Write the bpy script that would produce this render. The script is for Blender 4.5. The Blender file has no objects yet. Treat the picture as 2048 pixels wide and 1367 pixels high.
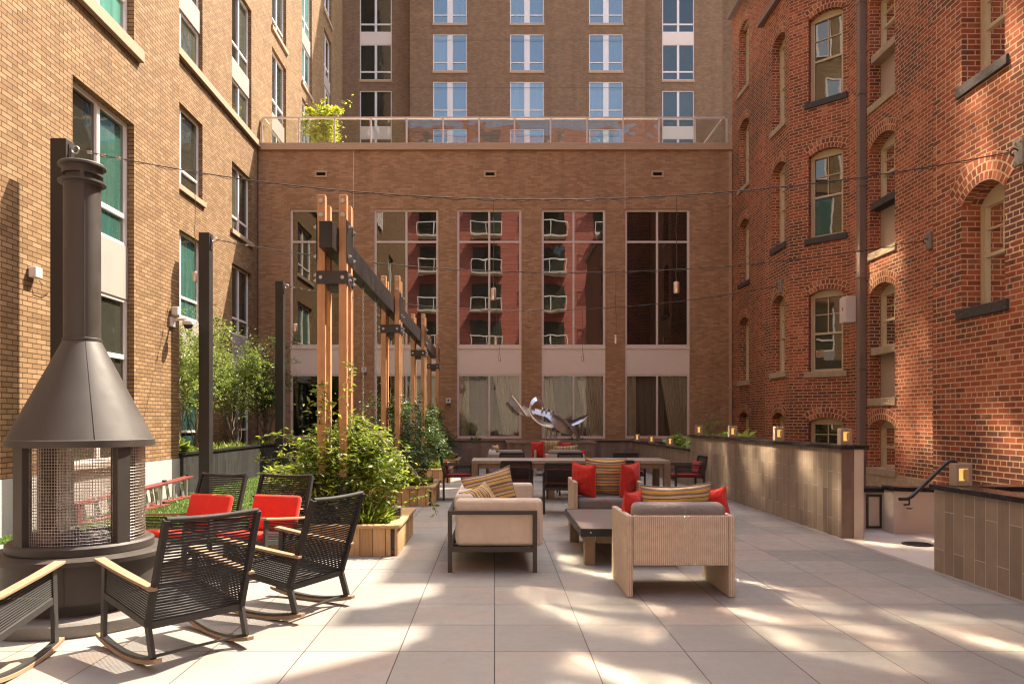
import bpy, bmesh, math, random
import numpy as np
from mathutils import Vector, Matrix
random.seed(7); RNG = np.random.default_rng(11)
scene = bpy.context.scene
COL = scene.collection
PI = math.pi; R = math.radians
F, VX, VY, H = 1471.0, 989.0, 840.0, 1.48          # survey of the site: focal length (px), vanishing point, eye height

def P(px, py, Y): return Vector(((px-VX)/F*Y, Y, H-(py-VY)/F*Y))

# ------------------------------------------------------------------ objects
def props(o, label=None, cat=None, group=None, kind=None):
    if label: o['label'] = label
    if cat: o['category'] = cat
    if group: o['group'] = group
    if kind: o['kind'] = kind
    return o

def thing(name, label, cat, loc=(0,0,0), rz=0, group=None):
    o = bpy.data.objects.new(name, None); COL.objects.link(o)
    o.location = loc; o.rotation_euler = (0,0,rz); o.empty_display_size = .2
    return props(o, label, cat, group)

def copy_tree(o, parent=None):
    c = o.copy(); COL.objects.link(c)
    if parent is not None: c.parent = parent
    for ch in list(o.children): copy_tree(ch, c)
    return c

def place_copy(o, loc, rz, label):
    c = copy_tree(o); c.location = loc; c.rotation_euler = (0,0,rz); c['label'] = label
    return c

class MB:
    """collects shapes in metres, builds ONE mesh object"""
    def __init__(s): s.v=[]; s.f=[]; s.uv={}; s.mi=[]; s.cm=0
    def vert(s, p): s.v.append((p[0],p[1],p[2])); return len(s.v)-1
    def face(s, idx, uv=None):
        s.f.append(tuple(idx)); s.mi.append(s.cm)
        if uv is not None: s.uv[len(s.f)-1] = uv
    def poly(s, pts, uv=None): s.face([s.vert(p) for p in pts], uv)
    def box(s, c, size, M=None):
        hx,hy,hz = size[0]/2,size[1]/2,size[2]/2
        b=len(s.v)
        for x,y,z in ((-1,-1,-1),(1,-1,-1),(1,1,-1),(-1,1,-1),(-1,-1,1),(1,-1,1),(1,1,1),(-1,1,1)):
            p=Vector((x*hx,y*hy,z*hz))
            if M is not None: p = M @ p
            s.v.append((p[0]+c[0],p[1]+c[1],p[2]+c[2]))
        for q in ((0,3,2,1),(4,5,6,7),(0,1,5,4),(1,2,6,5),(2,3,7,6),(3,0,4,7)): s.face([b+i for i in q])
        return s
    def span(s, a, b):
        return s.box([(a[i]+b[i])/2 for i in range(3)], [abs(b[i]-a[i]) for i in range(3)])
    def bar(s, a, b, w, h, up=(0,0,1)):
        a=Vector(a); b=Vector(b); d=b-a; L=d.length
        if L<1e-6: return s
        y=d/L; up=Vector(up); x=y.cross(up)
        if x.length<1e-5: x=y.cross(Vector((1,0,0)))
        x.normalize(); z=x.cross(y)
        return s.box((a+b)/2, (w,L,h), Matrix((x,y,z)).transposed())
    def tube(s, pts, r, n=8, cap=True, closed=False):
        pts=[Vector(p) for p in pts]; rs = r if isinstance(r,(list,tuple)) else [r]*len(pts)
        rings=[]; ref=None; N=len(pts)
        for i,p in enumerate(pts):
            if closed: t=pts[(i+1)%N]-pts[i-1]
            else: t=pts[min(i+1,N-1)]-pts[max(i-1,0)]
            if t.length<1e-9: t=Vector((0,0,1))
            t.normalize()
            if ref is None:
                ref=Vector((0,0,1)) if abs(t.z)<.9 else Vector((1,0,0))
            u=ref-t*ref.dot(t)
            if u.length<1e-5: u=t.orthogonal()
            u.normalize(); ref=u; w=t.cross(u)
            rings.append([s.vert(p+(u*math.cos(2*PI*k/n)+w*math.sin(2*PI*k/n))*rs[i]) for k in range(n)])
        for i in range(N if closed else N-1):
            A=rings[i];B=rings[(i+1)%N]
            for k in range(n): s.face((A[k],A[(k+1)%n],B[(k+1)%n],B[k]))
        if cap and not closed:
            s.face(rings[0][::-1]); s.face(rings[-1])
        return s
    def lathe(s, prof, n=48, c=(0,0,0), capb=True, capt=True, a0=0, a1=2*PI):
        full = abs(a1-a0-2*PI)<1e-6
        m = n if full else n+1
        rings=[]
        for r,z in prof:
            rings.append([s.vert((c[0]+r*math.cos(a0+(a1-a0)*k/n),c[1]+r*math.sin(a0+(a1-a0)*k/n),c[2]+z)) for k in range(m)])
        for i in range(len(prof)-1):
            A=rings[i];B=rings[i+1]
            for k in range(n):
                k2=(k+1)%m
                s.face((A[k],A[k2],B[k2],B[k]))
        if full and capb and prof[0][0]>1e-6: s.face(rings[0][::-1])
        if full and capt and prof[-1][0]>1e-6: s.face(rings[-1])
        return s
    def prism(s, pts, t, M):
        """2-D outline (x,z) extruded +-t/2 along local y, placed by M (4x4)"""
        A=[s.vert(M@Vector((x,-t/2,z))) for x,z in pts]; B=[s.vert(M@Vector((x,t/2,z))) for x,z in pts]
        n=len(pts); s.face(A); s.face(B[::-1])
        for i in range(n): s.face((A[i],B[i],B[(i+1)%n],A[(i+1)%n]))
        return s
    def ribbon(s, rings):
        """closed-section loft: rings = list of equal-length point loops"""
        R_=[[s.vert(p) for p in r] for r in rings]; n=len(rings[0])
        for a,b in zip(R_[:-1],R_[1:]):
            for k in range(n): s.face((a[k],a[(k+1)%n],b[(k+1)%n],b[k]))
        s.face(R_[0][::-1]); s.face(R_[-1]); return s
    def build(s, name, mat=None, parent=None, smooth=None, bevel=0, seg=2, fix=False, sub=0, loc=None):
        me=bpy.data.meshes.new(name); me.from_pydata(s.v,[],s.f)
        mats = mat if isinstance(mat,(list,tuple)) else [mat]
        for m in mats:
            if m: me.materials.append(m)
        if len(mats)>1: me.polygons.foreach_set('material_index', s.mi)
        if fix:
            bm=bmesh.new(); bm.from_mesh(me); bmesh.ops.recalc_face_normals(bm,faces=bm.faces); bm.to_mesh(me); bm.free()
        uvl=me.uv_layers.new(name='UVMap')
        n=len(me.loops); co=np.empty(len(me.vertices)*3); me.vertices.foreach_get('co',co); co=co.reshape(-1,3)
        li=np.empty(n,dtype=np.int64); me.loops.foreach_get('vertex_index',li)
        ls=np.empty(len(me.polygons),dtype=np.int64); me.polygons.foreach_get('loop_start',ls)
        lt=np.empty(len(me.polygons),dtype=np.int64); me.polygons.foreach_get('loop_total',lt)
        nr=np.empty(len(me.polygons)*3); me.polygons.foreach_get('normal',nr); nr=nr.reshape(-1,3)
        pi=np.repeat(np.arange(len(ls)),lt); N=nr[pi]; c=co[li]
        hor=np.hypot(N[:,0],N[:,1]); flat=np.abs(N[:,2])>.8
        tx=np.where(hor>1e-6,-N[:,1]/np.maximum(hor,1e-6),1); ty=np.where(hor>1e-6,N[:,0]/np.maximum(hor,1e-6),0)
        sg=np.where((np.abs(tx)>np.abs(ty))&(tx<0)|(np.abs(tx)<=np.abs(ty))&(ty<0),-1,1)
        u=np.where(flat,c[:,0],(c[:,0]*tx+c[:,1]*ty)*sg); v=np.where(flat,c[:,1],c[:,2])
        uv=np.stack([u,v],1)
        for fi,w in s.uv.items():
            st=ls[fi]
            for k,t in enumerate(w): uv[st+k]=t
        uvl.data.foreach_set('uv',uv.ravel())
        if smooth is not None:
            me.polygons.foreach_set('use_smooth',[True]*len(me.polygons))
            try: me.set_sharp_from_angle(angle=R(smooth))
            except Exception: pass
        me.update()
        o=bpy.data.objects.new(name,me); COL.objects.link(o)
        if parent is not None: o.parent=parent
        if loc is not None: o.location=loc
        if bevel>0:
            b=o.modifiers.new('bevel','BEVEL'); b.width=bevel; b.segments=seg; b.limit_method='ANGLE'; b.angle_limit=R(40)
            if smooth is None and seg>=2:
                me.polygons.foreach_set('use_smooth',[True]*len(me.polygons))
                b.harden_normals=True
        if sub:
            d=o.modifiers.new('sub','SUBSURF'); d.levels=sub; d.render_levels=sub
        return o

def RZ(a): return Matrix.Rotation(a,3,'Z')
def M4(loc, rz=0, rx=0, ry=0): return Matrix.Translation(loc) @ Matrix.Rotation(rz,4,'Z') @ Matrix.Rotation(ry,4,'Y') @ Matrix.Rotation(rx,4,'X')

# ------------------------------------------------------------------ materials
def lin(h):
    h=h.lstrip('#'); c=[int(h[i:i+2],16)/255 for i in (0,2,4)]
    return tuple(x/12.92 if x<=.04045 else ((x+.055)/1.055)**2.4 for x in c)
class NT:
    def __init__(s, name):
        s.m=bpy.data.materials.new(name); s.m.use_nodes=True; s.t=s.m.node_tree; s.n=s.t.nodes; s.l=s.t.links
        s.bsdf=s.n['Principled BSDF']; s.out=s.n['Material Output']
    def add(s, typ, **kw):
        n=s.n.new(typ)
        for k,v in kw.items():
            if k.startswith('i_'): n.inputs[k[2:].replace('_',' ')].default_value=v
            else: setattr(n,k,v)
        return n
    def link(s,a,b): s.l.new(a,b)
    def setp(s,**kw):
        for k,v in kw.items():
            k=k.replace('_',' ')
            if isinstance(v,tuple) and len(v)==3: v=(*v,1)
            s.bsdf.inputs[k].default_value=v
    def tex(s, kind='Object', scale=None):
        c=s.add('ShaderNodeTexCoord'); o=c.outputs[kind]
        if scale is not None:
            m=s.add('ShaderNodeMapping'); m.inputs['Scale'].default_value=scale; s.link(o,m.inputs['Vector']); o=m.outputs[0]
        return o
    def noise(s, vec, scale, detail=4, rough=.6, out='Fac'):
        n=s.add('ShaderNodeTexNoise'); n.inputs['Scale'].default_value=scale; n.inputs['Detail'].default_value=detail; n.inputs['Roughness'].default_value=rough
        if vec is not None: s.link(vec,n.inputs['Vector'])
        return n.outputs[out]
    def ramp(s, fac, stops, interp='LINEAR'):
        r=s.add('ShaderNodeValToRGB'); e=r.color_ramp; e.interpolation=interp
        while len(e.elements)<len(stops): e.elements.new(.5)
        for el,(p,c) in zip(e.elements,stops):
            el.position=p; el.color=(c,c,c,1) if isinstance(c,(int,float)) else (*c,1)
        s.link(fac,r.inputs[0]); return r.outputs[0]
    def mix(s, fac, a, b, blend='MIX'):
        m=s.add('ShaderNodeMix',data_type='RGBA',blend_type=blend)
        for sock,v in ((m.inputs[0],fac),(m.inputs[6],a),(m.inputs[7],b)):
            if isinstance(v,bpy.types.NodeSocket): s.link(v,sock)
            elif isinstance(v,(int,float)): sock.default_value=v if sock==m.inputs[0] else (v,v,v,1)
            else: sock.default_value=(*v,1)
        return m.outputs[2]
    def math(s, op, a, b=None, clamp=False):
        m=s.add('ShaderNodeMath',operation=op,use_clamp=clamp)
        for i,v in enumerate((a,b)):
            if v is None: continue
            if isinstance(v,bpy.types.NodeSocket): s.link(v,m.inputs[i])
            else: m.inputs[i].default_value=v
        return m.outputs[0]
    def bump(s, h, strength=.3, dist=.01, normal=None):
        b=s.add('ShaderNodeBump'); b.inputs['Strength'].default_value=strength; b.inputs['Distance'].default_value=dist
        s.link(h,b.inputs['Height'])
        if normal is not None: s.link(normal,b.inputs['Normal'])
        return b.outputs[0]
    def base(s,c): s.link(c,s.bsdf.inputs['Base Color'])
    def normal(s,n): s.link(n,s.bsdf.inputs['Normal'])

def plain(name, col, rough=.6, metal=0, var=.12, nscale=6, bump=.1, bscale=60, bdist=.002, spec=.5):
    t=NT(name); t.setp(Roughness=rough,Metallic=metal); t.bsdf.inputs['Specular IOR Level'].default_value=spec
    v=t.tex('Object'); n=t.noise(v,nscale,5)
    t.base(t.mix(n,tuple(x*(1-var) for x in col),tuple(min(1,x*(1+var)) for x in col)))
    n2=t.noise(v,bscale,3)
    rr=t.ramp(n,[(.3,max(0,rough-.08)),(.7,min(1,rough+.08))]); t.link(rr,t.bsdf.inputs['Roughness'])
    if bump: t.normal(t.bump(n2,bump,bdist))
    return t.m

def brick(name, stops, mortar, bw, bh, ms, squash=1.0, sqf=2, offset=.5, dark=None, bumpd=.006, big=.25, rough=.85, uvscale=1):
    t=NT(name); t.setp(Roughness=rough); t.bsdf.inputs['Specular IOR Level'].default_value=.25
    uv=t.tex('UV')
    b=t.add('ShaderNodeTexBrick',offset=offset,squash=squash,squash_frequency=sqf)
    b.inputs['Color1'].default_value=(0,0,0,1); b.inputs['Color2'].default_value=(1,1,1,1); b.inputs['Mortar'].default_value=(.5,.5,.5,1)
    b.inputs['Scale'].default_value=1; b.inputs['Brick Width'].default_value=bw; b.inputs['Row Height'].default_value=bh
    b.inputs['Mortar Size'].default_value=ms; b.inputs['Mortar Smooth'].default_value=.15; b.inputs['Bias'].default_value=0
    # wobble the courses a touch so edges are not ruler straight
    wn=t.noise(uv,9,3,.5,'Color'); wob=t.add('ShaderNodeVectorMath',operation='MULTIPLY_ADD')
    wob.inputs[1].default_value=(.007*uvscale,.005*uvscale,0) if bumpd>.005 else (.002,.0015,0); t.link(wn,wob.inputs[0]); t.link(uv,wob.inputs[2])
    t.link(wob.outputs[0],b.inputs['Vector'])
    rnd=b.outputs['Color']
    c=t.ramp(rnd,stops)
    n1=t.noise(uv,.55,4); n2=t.noise(uv,70,4,.7)
    if dark is not None:       # soot and wear in broad irregular patches that pick out single bricks
        n1c=t.ramp(t.noise(uv,.42,5,.62),[(.3,0.0),(.7,1.0)]); d=t.math('ADD',t.math('MULTIPLY',rnd,.38),t.math('MULTIPLY',n1c,.72)); d=t.ramp(d,[(dark[0],0.0),(min(.99,dark[0]+.16),1.0)])
        c=t.mix(t.math('MULTIPLY',d,dark[2]),c,dark[1])
    c=t.mix(t.math('MULTIPLY',n2,.45),c,tuple(x*.35 for x in stops[0][1]))
    c=t.mix(big,c,t.ramp(t.noise(uv,1.7,5),[(.3,.55),(.7,1.35)]),'MULTIPLY')
    mp_=t.add('ShaderNodeMapping'); mp_.inputs['Scale'].default_value=(1.3,.10,1); t.link(uv,mp_.inputs['Vector'])
    c=t.mix(.45,c,t.ramp(t.noise(mp_.outputs[0],1.6,6,.7),[(.32,.66),(.5,1.0),(.72,1.16)]),'MULTIPLY')
    mn=t.noise(uv,30,4); mc=t.mix(mn,tuple(x*.75 for x in mortar),tuple(x*1.2 for x in mortar))
    c=t.mix(b.outputs['Fac'],c,mc); t.base(c)
    hgt=t.math('SUBTRACT',t.math('ADD',t.math('MULTIPLY',n2,.25),t.math('MULTIPLY',rnd,.2)),b.outputs['Fac'])
    t.normal(t.bump(hgt,.9,bumpd))
    return t.m

def planks(name, c1, c2, w, L, vertical=True, rough=.6, gap=.003, joint=.25, grain=1.0, gapc=None, kind='UV'):
    """boards (or long tiles) with grain"""
    t=NT(name); t.setp(Roughness=rough); t.bsdf.inputs['Specular IOR Level'].default_value=.3
    uv=t.tex(kind)
    if vertical:
        m=t.add('ShaderNodeMapping'); m.inputs['Rotation'].default_value=(0,0,PI/2); t.link(uv,m.inputs['Vector']); uv=m.outputs[0]
    b=t.add('ShaderNodeTexBrick',offset=.37,offset_frequency=2)
    b.inputs['Color1'].default_value=(0,0,0,1); b.inputs['Color2'].default_value=(1,1,1,1); b.inputs['Mortar'].default_value=(.5,.5,.5,1)
    b.inputs['Scale'].default_value=1; b.inputs['Brick Width'].default_value=L; b.inputs['Row Height'].default_value=w
    b.inputs['Mortar Size'].default_value=gap; b.inputs['Mortar Smooth'].default_value=.1
    t.link(uv,b.inputs['Vector'])
    st=t.add('ShaderNodeMapping'); st.inputs['Scale'].default_value=(2.5,45,2.5); t.link(uv,st.inputs['Vector'])
    # shift the grain by plank
    ad=t.add('ShaderNodeVectorMath',operation='MULTIPLY_ADD'); ad.inputs[1].default_value=(37,51,13); t.link(b.outputs['Color'],ad.inputs[0]); t.link(st.outputs[0],ad.inputs[2])
    g=t.noise(ad.outputs[0],1,5,.65)
    c=t.mix(b.outputs['Color'],c1,c2)
    c=t.mix(grain*.7,c,t.ramp(g,[(.25,.45),(.5,.95),(.75,1.25)]),'MULTIPLY')
    kn=t.noise(uv,3,4); c=t.mix(.35,c,t.ramp(kn,[(.3,.6),(.7,1.3)]),'MULTIPLY')
    gc=gapc if gapc else tuple(x*joint for x in c1)
    c=t.mix(b.outputs['Fac'],c,gc); t.base(c)
    t.normal(t.bump(t.math('SUBTRACT',t.math('MULTIPLY',g,.2),b.outputs['Fac']),.6,.003))
    return t.m

def wood(name, c, axis=0, rough=.6, knots=False, var=.6):
    t=NT(name); t.setp(Roughness=rough); t.bsdf.inputs['Specular IOR Level'].default_value=.3
    sc=[30,30,30]; sc[axis]=1.6
    v=t.tex('Object',tuple(sc))
    g=t.noise(v,1,6,.65); o=t.tex('Object'); g2=t.noise(o,3,3)
    oi=t.add('ShaderNodeObjectInfo'); rnd=oi.outputs['Random']
    cc=t.mix(g,tuple(x*(1-var*.75) for x in c),tuple(min(1,x*(1+var*.5)) for x in c))
    cc=t.mix(.5,cc,t.ramp(g2,[(.3,.7),(.7,1.25)]),'MULTIPLY')
    cc=t.mix(.35,cc,t.ramp(rnd,[(0,.7),(1,1.25)]),'MULTIPLY')
    if knots:
        vo=t.add('ShaderNodeTexVoronoi'); vo.inputs['Scale'].default_value=3.2; sc2=[2.2,2.2,2.2]; sc2[axis]=.8
        t.link(t.tex('Object',tuple(sc2)),vo.inputs['Vector'])
        k=t.ramp(vo.outputs['Distance'],[(.05,1.0),(.12,0.0)]); cc=t.mix(t.math('MULTIPLY',k,.75),cc,tuple(x*.25 for x in c))
    t.base(cc); t.normal(t.bump(g,.25,.002))
    return t.m

def fabric(name, c, scale=350, var=.2, rough=.95, bump=.35):
    t=NT(name); t.setp(Roughness=rough); t.bsdf.inputs['Specular IOR Level'].default_value=.15
    try: t.bsdf.inputs['Sheen Weight'].default_value=.15
    except Exception: pass
    o=t.tex('Object'); n=t.noise(o,scale,2); w=t.noise(o,7,4)
    cc=t.mix(n,tuple(x*(1-var) for x in c),tuple(min(1,x*(1+var)) for x in c))
    cc=t.mix(.4,cc,t.ramp(w,[(.3,.82),(.7,1.15)]),'MULTIPLY'); t.base(cc)
    cw=t.noise(t.tex('Object',(5,5,2.2)),3.2,4,.55); h=t.math('ADD',t.math('MULTIPLY',n,.15),t.math('ADD',w,t.ramp(cw,[(.38,0.0),(.5,.6),(.62,.5)])))
    t.normal(t.bump(h,bump,.012)); return t.m

def stripes(name, axis=1, period=.17):
    """woven cushion stripes, in the cushion's own UV"""
    t=NT(name); t.setp(Roughness=.95); t.bsdf.inputs['Specular IOR Level'].default_value=.15
    uv=t.tex('UV'); sp=t.add('ShaderNodeSeparateXYZ'); t.link(uv,sp.inputs[0])
    q=t.math('FRACT',t.math('DIVIDE',sp.outputs[axis],period))
    ye=lin('#dcb25c'); ta=lin('#cdb792'); gr=lin('#85736a'); br=lin('#6c5742'); pu=lin('#95827e'); go=lin('#caa04c')
    c=t.ramp(q,[(0,ye),(.12,br),(.17,ta),(.31,gr),(.42,go),(.53,ye),(.58,pu),(.72,ta),(.80,br),(.86,gr),(.94,ta)],'CONSTANT')
    n=t.noise(t.tex('Object'),300,2); w=t.noise(t.tex('Object'),6,4)
    c=t.mix(n,c,t.mix(.35,c,(.02,.015,.01)))
    t.base(c); t.normal(t.bump(t.math('ADD',t.math('MULTIPLY',n,.12),t.ramp(w,[(.3,0.0),(.7,1.0)])),.55,.02)); return t.m

def glass(name, col, fac=.5, ior=2.0, wav=.02, wscale=1.3, see=0.0, rough=.0, fold=False):
    """window pane: reflection over a dim room; see>0 lets the room behind show through"""
    t=NT(name); t.n.remove(t.bsdf)
    o=t.tex('Object'); n=t.noise(o,wscale,2,.4); bn=t.bump(n,1,wav)
    n3=t.noise(o,.7,3)
    if fold: n3=t.noise(t.tex('Object',(5,5,.5)),1.2,4)
    d=t.add('ShaderNodeBsdfDiffuse'); oi=t.add('ShaderNodeObjectInfo'); t.link(t.mix(.85,t.mix(n3,tuple(x*.45 for x in col),tuple(x*1.6 for x in col)),t.ramp(oi.outputs['Random'],[(0,.3),(.6,1.0),(1,2.0)]),'MULTIPLY'),d.inputs[0])
    under=d.outputs[0]
    if see>0:
        tr=t.add('ShaderNodeBsdfTransparent'); tr.inputs[0].default_value=(.95,.97,.96,1)
        m=t.add('ShaderNodeMixShader'); m.inputs[0].default_value=see; t.link(under,m.inputs[1]); t.link(tr.outputs[0],m.inputs[2]); under=m.outputs[0]
    g=t.add('ShaderNodeBsdfGlossy'); g.inputs['Roughness'].default_value=rough; g.inputs[0].default_value=(.93,.95,.95,1); t.link(bn,g.inputs['Normal'])
    fr=t.add('ShaderNodeFresnel'); fr.inputs[0].default_value=ior; t.link(bn,fr.inputs['Normal'])
    m=t.add('ShaderNodeMixShader'); t.link(fr.outputs[0],m.inputs[0]); t.link(under,m.inputs[1]); t.link(g.outputs[0],m.inputs[2])
    t.link(m.outputs[0],t.out.inputs[0]); return t.m

def leafmat(name, stops, trans=.35, rough=.45):
    t=NT(name); t.n.remove(t.bsdf)
    g=t.add('ShaderNodeNewGeometry'); c=t.ramp(g.outputs['Random Per Island'],stops)
    p=t.add('ShaderNodeBsdfPrincipled'); p.inputs['Roughness'].default_value=rough; t.link(c,p.inputs['Base Color'])
    tr=t.add('ShaderNodeBsdfTranslucent'); t.link(t.mix(.6,c,(1.5,1.6,.4),'MULTIPLY'),tr.inputs[0])
    m=t.add('ShaderNodeMixShader'); m.inputs[0].default_value=trans; t.link(p.outputs[0],m.inputs[1]); t.link(tr.outputs[0],m.inputs[2])
    t.link(m.outputs[0],t.out.inputs[0]); return t.m

M={}
M['tan']=brick('tan_brick',[(0,(.22,.128,.060)),(.4,(.275,.165,.081)),(.7,(.305,.187,.094)),(1,(.36,.23,.122))],(.06,.03,.012),.203,.0677,.0065,big=.18,bumpd=.004)
M['brown']=brick('brown_brick',[(0,(.38,.205,.105)),(.5,(.46,.26,.135)),(1,(.54,.325,.18))],(.33,.195,.105),.203,.0677,.005,big=.25,bumpd=.004)
M['tower']=brick('tower_brick',[(0,(.25,.145,.078)),(.5,(.30,.178,.098)),(1,(.35,.21,.12))],(.17,.11,.07),.203,.0677,.006,big=.2,bumpd=.004)
OLD=[(0,(.21,.062,.036)),(.2,(.31,.078,.037)),(.5,(.42,.105,.048)),(.8,(.50,.14,.065)),(1,(.55,.20,.105))]
M['old']=brick('old_red_brick',OLD,(.50,.345,.21),.22,.0745,.0085,squash=.52,sqf=6,dark=(.575,(.060,.035,.032),.82),bumpd=.012,big=.45)
M['oldarch']=brick('old_arch_brick',OLD,(.50,.345,.21),.078,.118,.010,offset=.5,dark=(.95,(.05,.025,.02),.8),bumpd=.01,big=.3)
M['precast']=plain('precast_stone',(.47,.31,.19),.8,var=.1,bump=.2)
M['precast_l']=plain('precast_sunlit',(.33,.225,.145),.8,var=.14,bump=.2)  # same precast as the coping, darkened for the sunlit wings
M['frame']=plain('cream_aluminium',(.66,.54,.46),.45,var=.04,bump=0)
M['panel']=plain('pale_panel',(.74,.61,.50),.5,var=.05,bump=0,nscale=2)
M['panel_l']=plain('sunlit_panel',(.33,.29,.26),.5,var=.05,bump=0,nscale=2)  # same panel as on the hall, darkened where the sun strikes it
M['greyl']=fabric('grey_canvas',(.30,.265,.25),bump=.15)
M['whiteframe']=plain('white_aluminium',(.72,.66,.62),.4,var=.04,bump=0)
M['oldframe']=plain('cream_paint',(.50,.40,.25),.55,var=.12,bump=.2,nscale=12)
M['greyp']=plain('taupe_panel',(.36,.27,.21),.55,var=.08,bump=.05)
M['taupe']=plain('taupe_downspout',(.21,.155,.125),.5,var=.12,bump=.05)
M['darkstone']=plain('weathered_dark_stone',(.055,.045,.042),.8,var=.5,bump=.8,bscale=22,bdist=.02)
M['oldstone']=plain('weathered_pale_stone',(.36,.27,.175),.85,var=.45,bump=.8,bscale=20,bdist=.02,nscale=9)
M['granite']=plain('grey_granite',(.40,.385,.37),.7,var=.45,nscale=90,bump=.1)
M['granite_d']=plain('dark_speckled_granite',(.17,.155,.14),.6,var=.5,nscale=110,bump=.1)
M['concrete']=plain('smooth_concrete',(.56,.48,.385),.8,var=.14,nscale=3,bump=.2,bscale=40)
M['black']=plain('black_powder_coat',(.028,.023,.021),.42,var=.2,bump=.15,bscale=300,bdist=.0005)
M['poststeel']=plain('dark_post_steel',(.021,.017,.015),.5,var=.15,bump=.12,bscale=300,bdist=.0005)
M['brownmetal']=plain('bronze_powder_coat',(.040,.032,.027),.56,var=.28,bump=.12,bscale=300,bdist=.0005)
M['rawsteel']=plain('dark_oiled_steel',(.022,.020,.021),.38,metal=.3,var=.7,nscale=5,bump=.1)
M['galv']=plain('galvanised_steel',(.42,.42,.41),.4,metal=.8,var=.3,nscale=25)
M['capstone']=plain('polished_black_granite',(.022,.021,.023),.22,var=.5,nscale=40,bump=0)
M['rope']=plain('black_cord',(.017,.014,.013),.75,var=.25,bump=.4,bscale=400,bdist=.001)
M['chairmetal']=plain('charcoal_chair_metal',(.032,.029,.027),.5,var=.12,bump=.1)
M['teak']=wood('teak_slats',(.31,.205,.125),1,.6)
M['cedar']=planks('cedar_boards',(.40,.235,.105),(.56,.36,.18),.14,2.5,True,.65,.004,.2)
M['cedarx']=wood('cedar_cap',(.50,.32,.16),0,.65,True)
M['post']=wood('fir_post',(.50,.265,.125),2,.65,True,.5)
M['tilewall']=planks('grey_plank_tile',(.205,.158,.122),(.285,.228,.178),.15,.6,True,.5,.0025,grain=.32,gapc=(.55,.45,.36))
M['tilewall_d']=planks('dark_plank_tile',(.17,.118,.09),(.25,.18,.14),.15,.6,True,.5,.0025,grain=.45,gapc=(.23,.18,.145))
M['tilewall_b']=planks('charcoal_plank_tile',(.024,.023,.023),(.042,.040,.039),.10,.6,True,.5,.0025,grain=.4,gapc=(.085,.08,.078))
M['tabletop']=planks('weathered_teak_boards',(.27,.215,.17),(.34,.275,.215),.11,4,False,.6,.003,.3,kind='Object')
M['tableleg']=wood('weathered_teak',(.235,.165,.105),2,.65)
M['stonetop']=plain('grey_brown_slate',(.15,.12,.11),.45,var=.4,nscale=4,bump=.2)
M['beige']=fabric('beige_canvas',(.55,.475,.39),bump=.3)
M['greycush']=fabric('charcoal_canvas',(.20,.175,.17),bump=.5)
M['red']=fabric('red_canvas',(.62,.036,.022),bump=.2)
M['redp']=fabric('red_pillow',(.50,.035,.025),bump=.75)
M['dkred']=fabric('dark_red_canvas',(.34,.02,.018))
M['stripe']=stripes('striped_canvas',1,.17)
M['stripev']=stripes('upright_striped_canvas',0,.14)
M['steel']=plain('brushed_stainless',(.66,.63,.59),.33,metal=.93,var=.12,nscale=3,bump=.03,bscale=200)
M['chrome']=plain('satin_steel',(.6,.52,.46),.3,metal=.9,var=.15,bump=0)
M['cable']=plain('black_cable',(.045,.035,.030),.6,bump=0)
M['plastic']=plain('pale_plastic',(.62,.55,.5),.5,var=.06,bump=0)
M['lampbody']=plain('bronze_sand_lamp_body',(.33,.25,.19),.55,var=.1)
M['soil']=plain('bark_mulch',(.06,.04,.027),.95,var=.6,nscale=40,bump=1,bscale=60,bdist=.02)
M['fibre']=plain('red_fibreglass',(.17,.035,.028),.45,var=.2)
M['alu']=plain('ladder_aluminium',(.55,.53,.5),.4,metal=.8,var=.2)
M['rock']=plain('lava_rock',(.16,.15,.145),.9,var=.6,nscale=20,bump=1,bscale=60,bdist=.01)
M['bark']=plain('shrub_bark',(.17,.125,.09),.9,var=.4,bump=.5,bscale=80)
M['redsiding']=planks('red_siding',(.36,.105,.072),(.42,.13,.09),.35,6,False,.6,.012,.4,grain=.2)
M['darkroom']=plain('dim_room',(.022,.017,.014),.95,var=.5,nscale=1,bump=0)
M['drape']=fabric('drape_sheet',(.62,.55,.42),scale=60,bump=.2)
M['drapedark']=fabric('dark_drape',(.27,.22,.175),scale=60,bump=.2)
M['glass_t']=glass('teal_glass',(.05,.135,.108),ior=2.1,wav=.004,fold=True)
M['glass_d']=glass('dark_glass',(.035,.036,.026),ior=1.8,wav=.012)
M['glass_r']=glass('hall_glass',(.016,.012,.009),ior=2.3,wav=.0026,wscale=.9)
M['glass_s']=glass('clear_hall_glass',(.02,.017,.012),ior=1.45,wav=.003,see=.975)
M['glass_b']=glass('tower_glass',(.05,.068,.075),ior=2.7,wav=.014,wscale=.9,fold=True)
M['glass_o']=glass('old_sash_glass',(.045,.038,.024),ior=1.9,wav=.0022,wscale=1.3)
# clear railing glass
t=NT('railing_glass'); t.n.remove(t.bsdf)
tr=t.add('ShaderNodeBsdfTransparent'); tr.inputs[0].default_value=(.88,.90,.88,1)
gl=t.add('ShaderNodeBsdfGlossy'); gl.inputs['Roughness'].default_value=0
bn=t.bump(t.noise(t.tex('Object'),.9,2,.4),1,.02); t.link(bn,gl.inputs['Normal'])
fr=t.add('ShaderNodeFresnel'); fr.inputs[0].default_value=1.6
ms=t.add('ShaderNodeMixShader'); t.link(fr.outputs[0],ms.inputs[0]); t.link(tr.outputs[0],ms.inputs[1]); t.link(gl.outputs[0],ms.inputs[2]); t.link(ms.outputs[0],t.out.inputs[0])
M['railglass']=t.m
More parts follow.
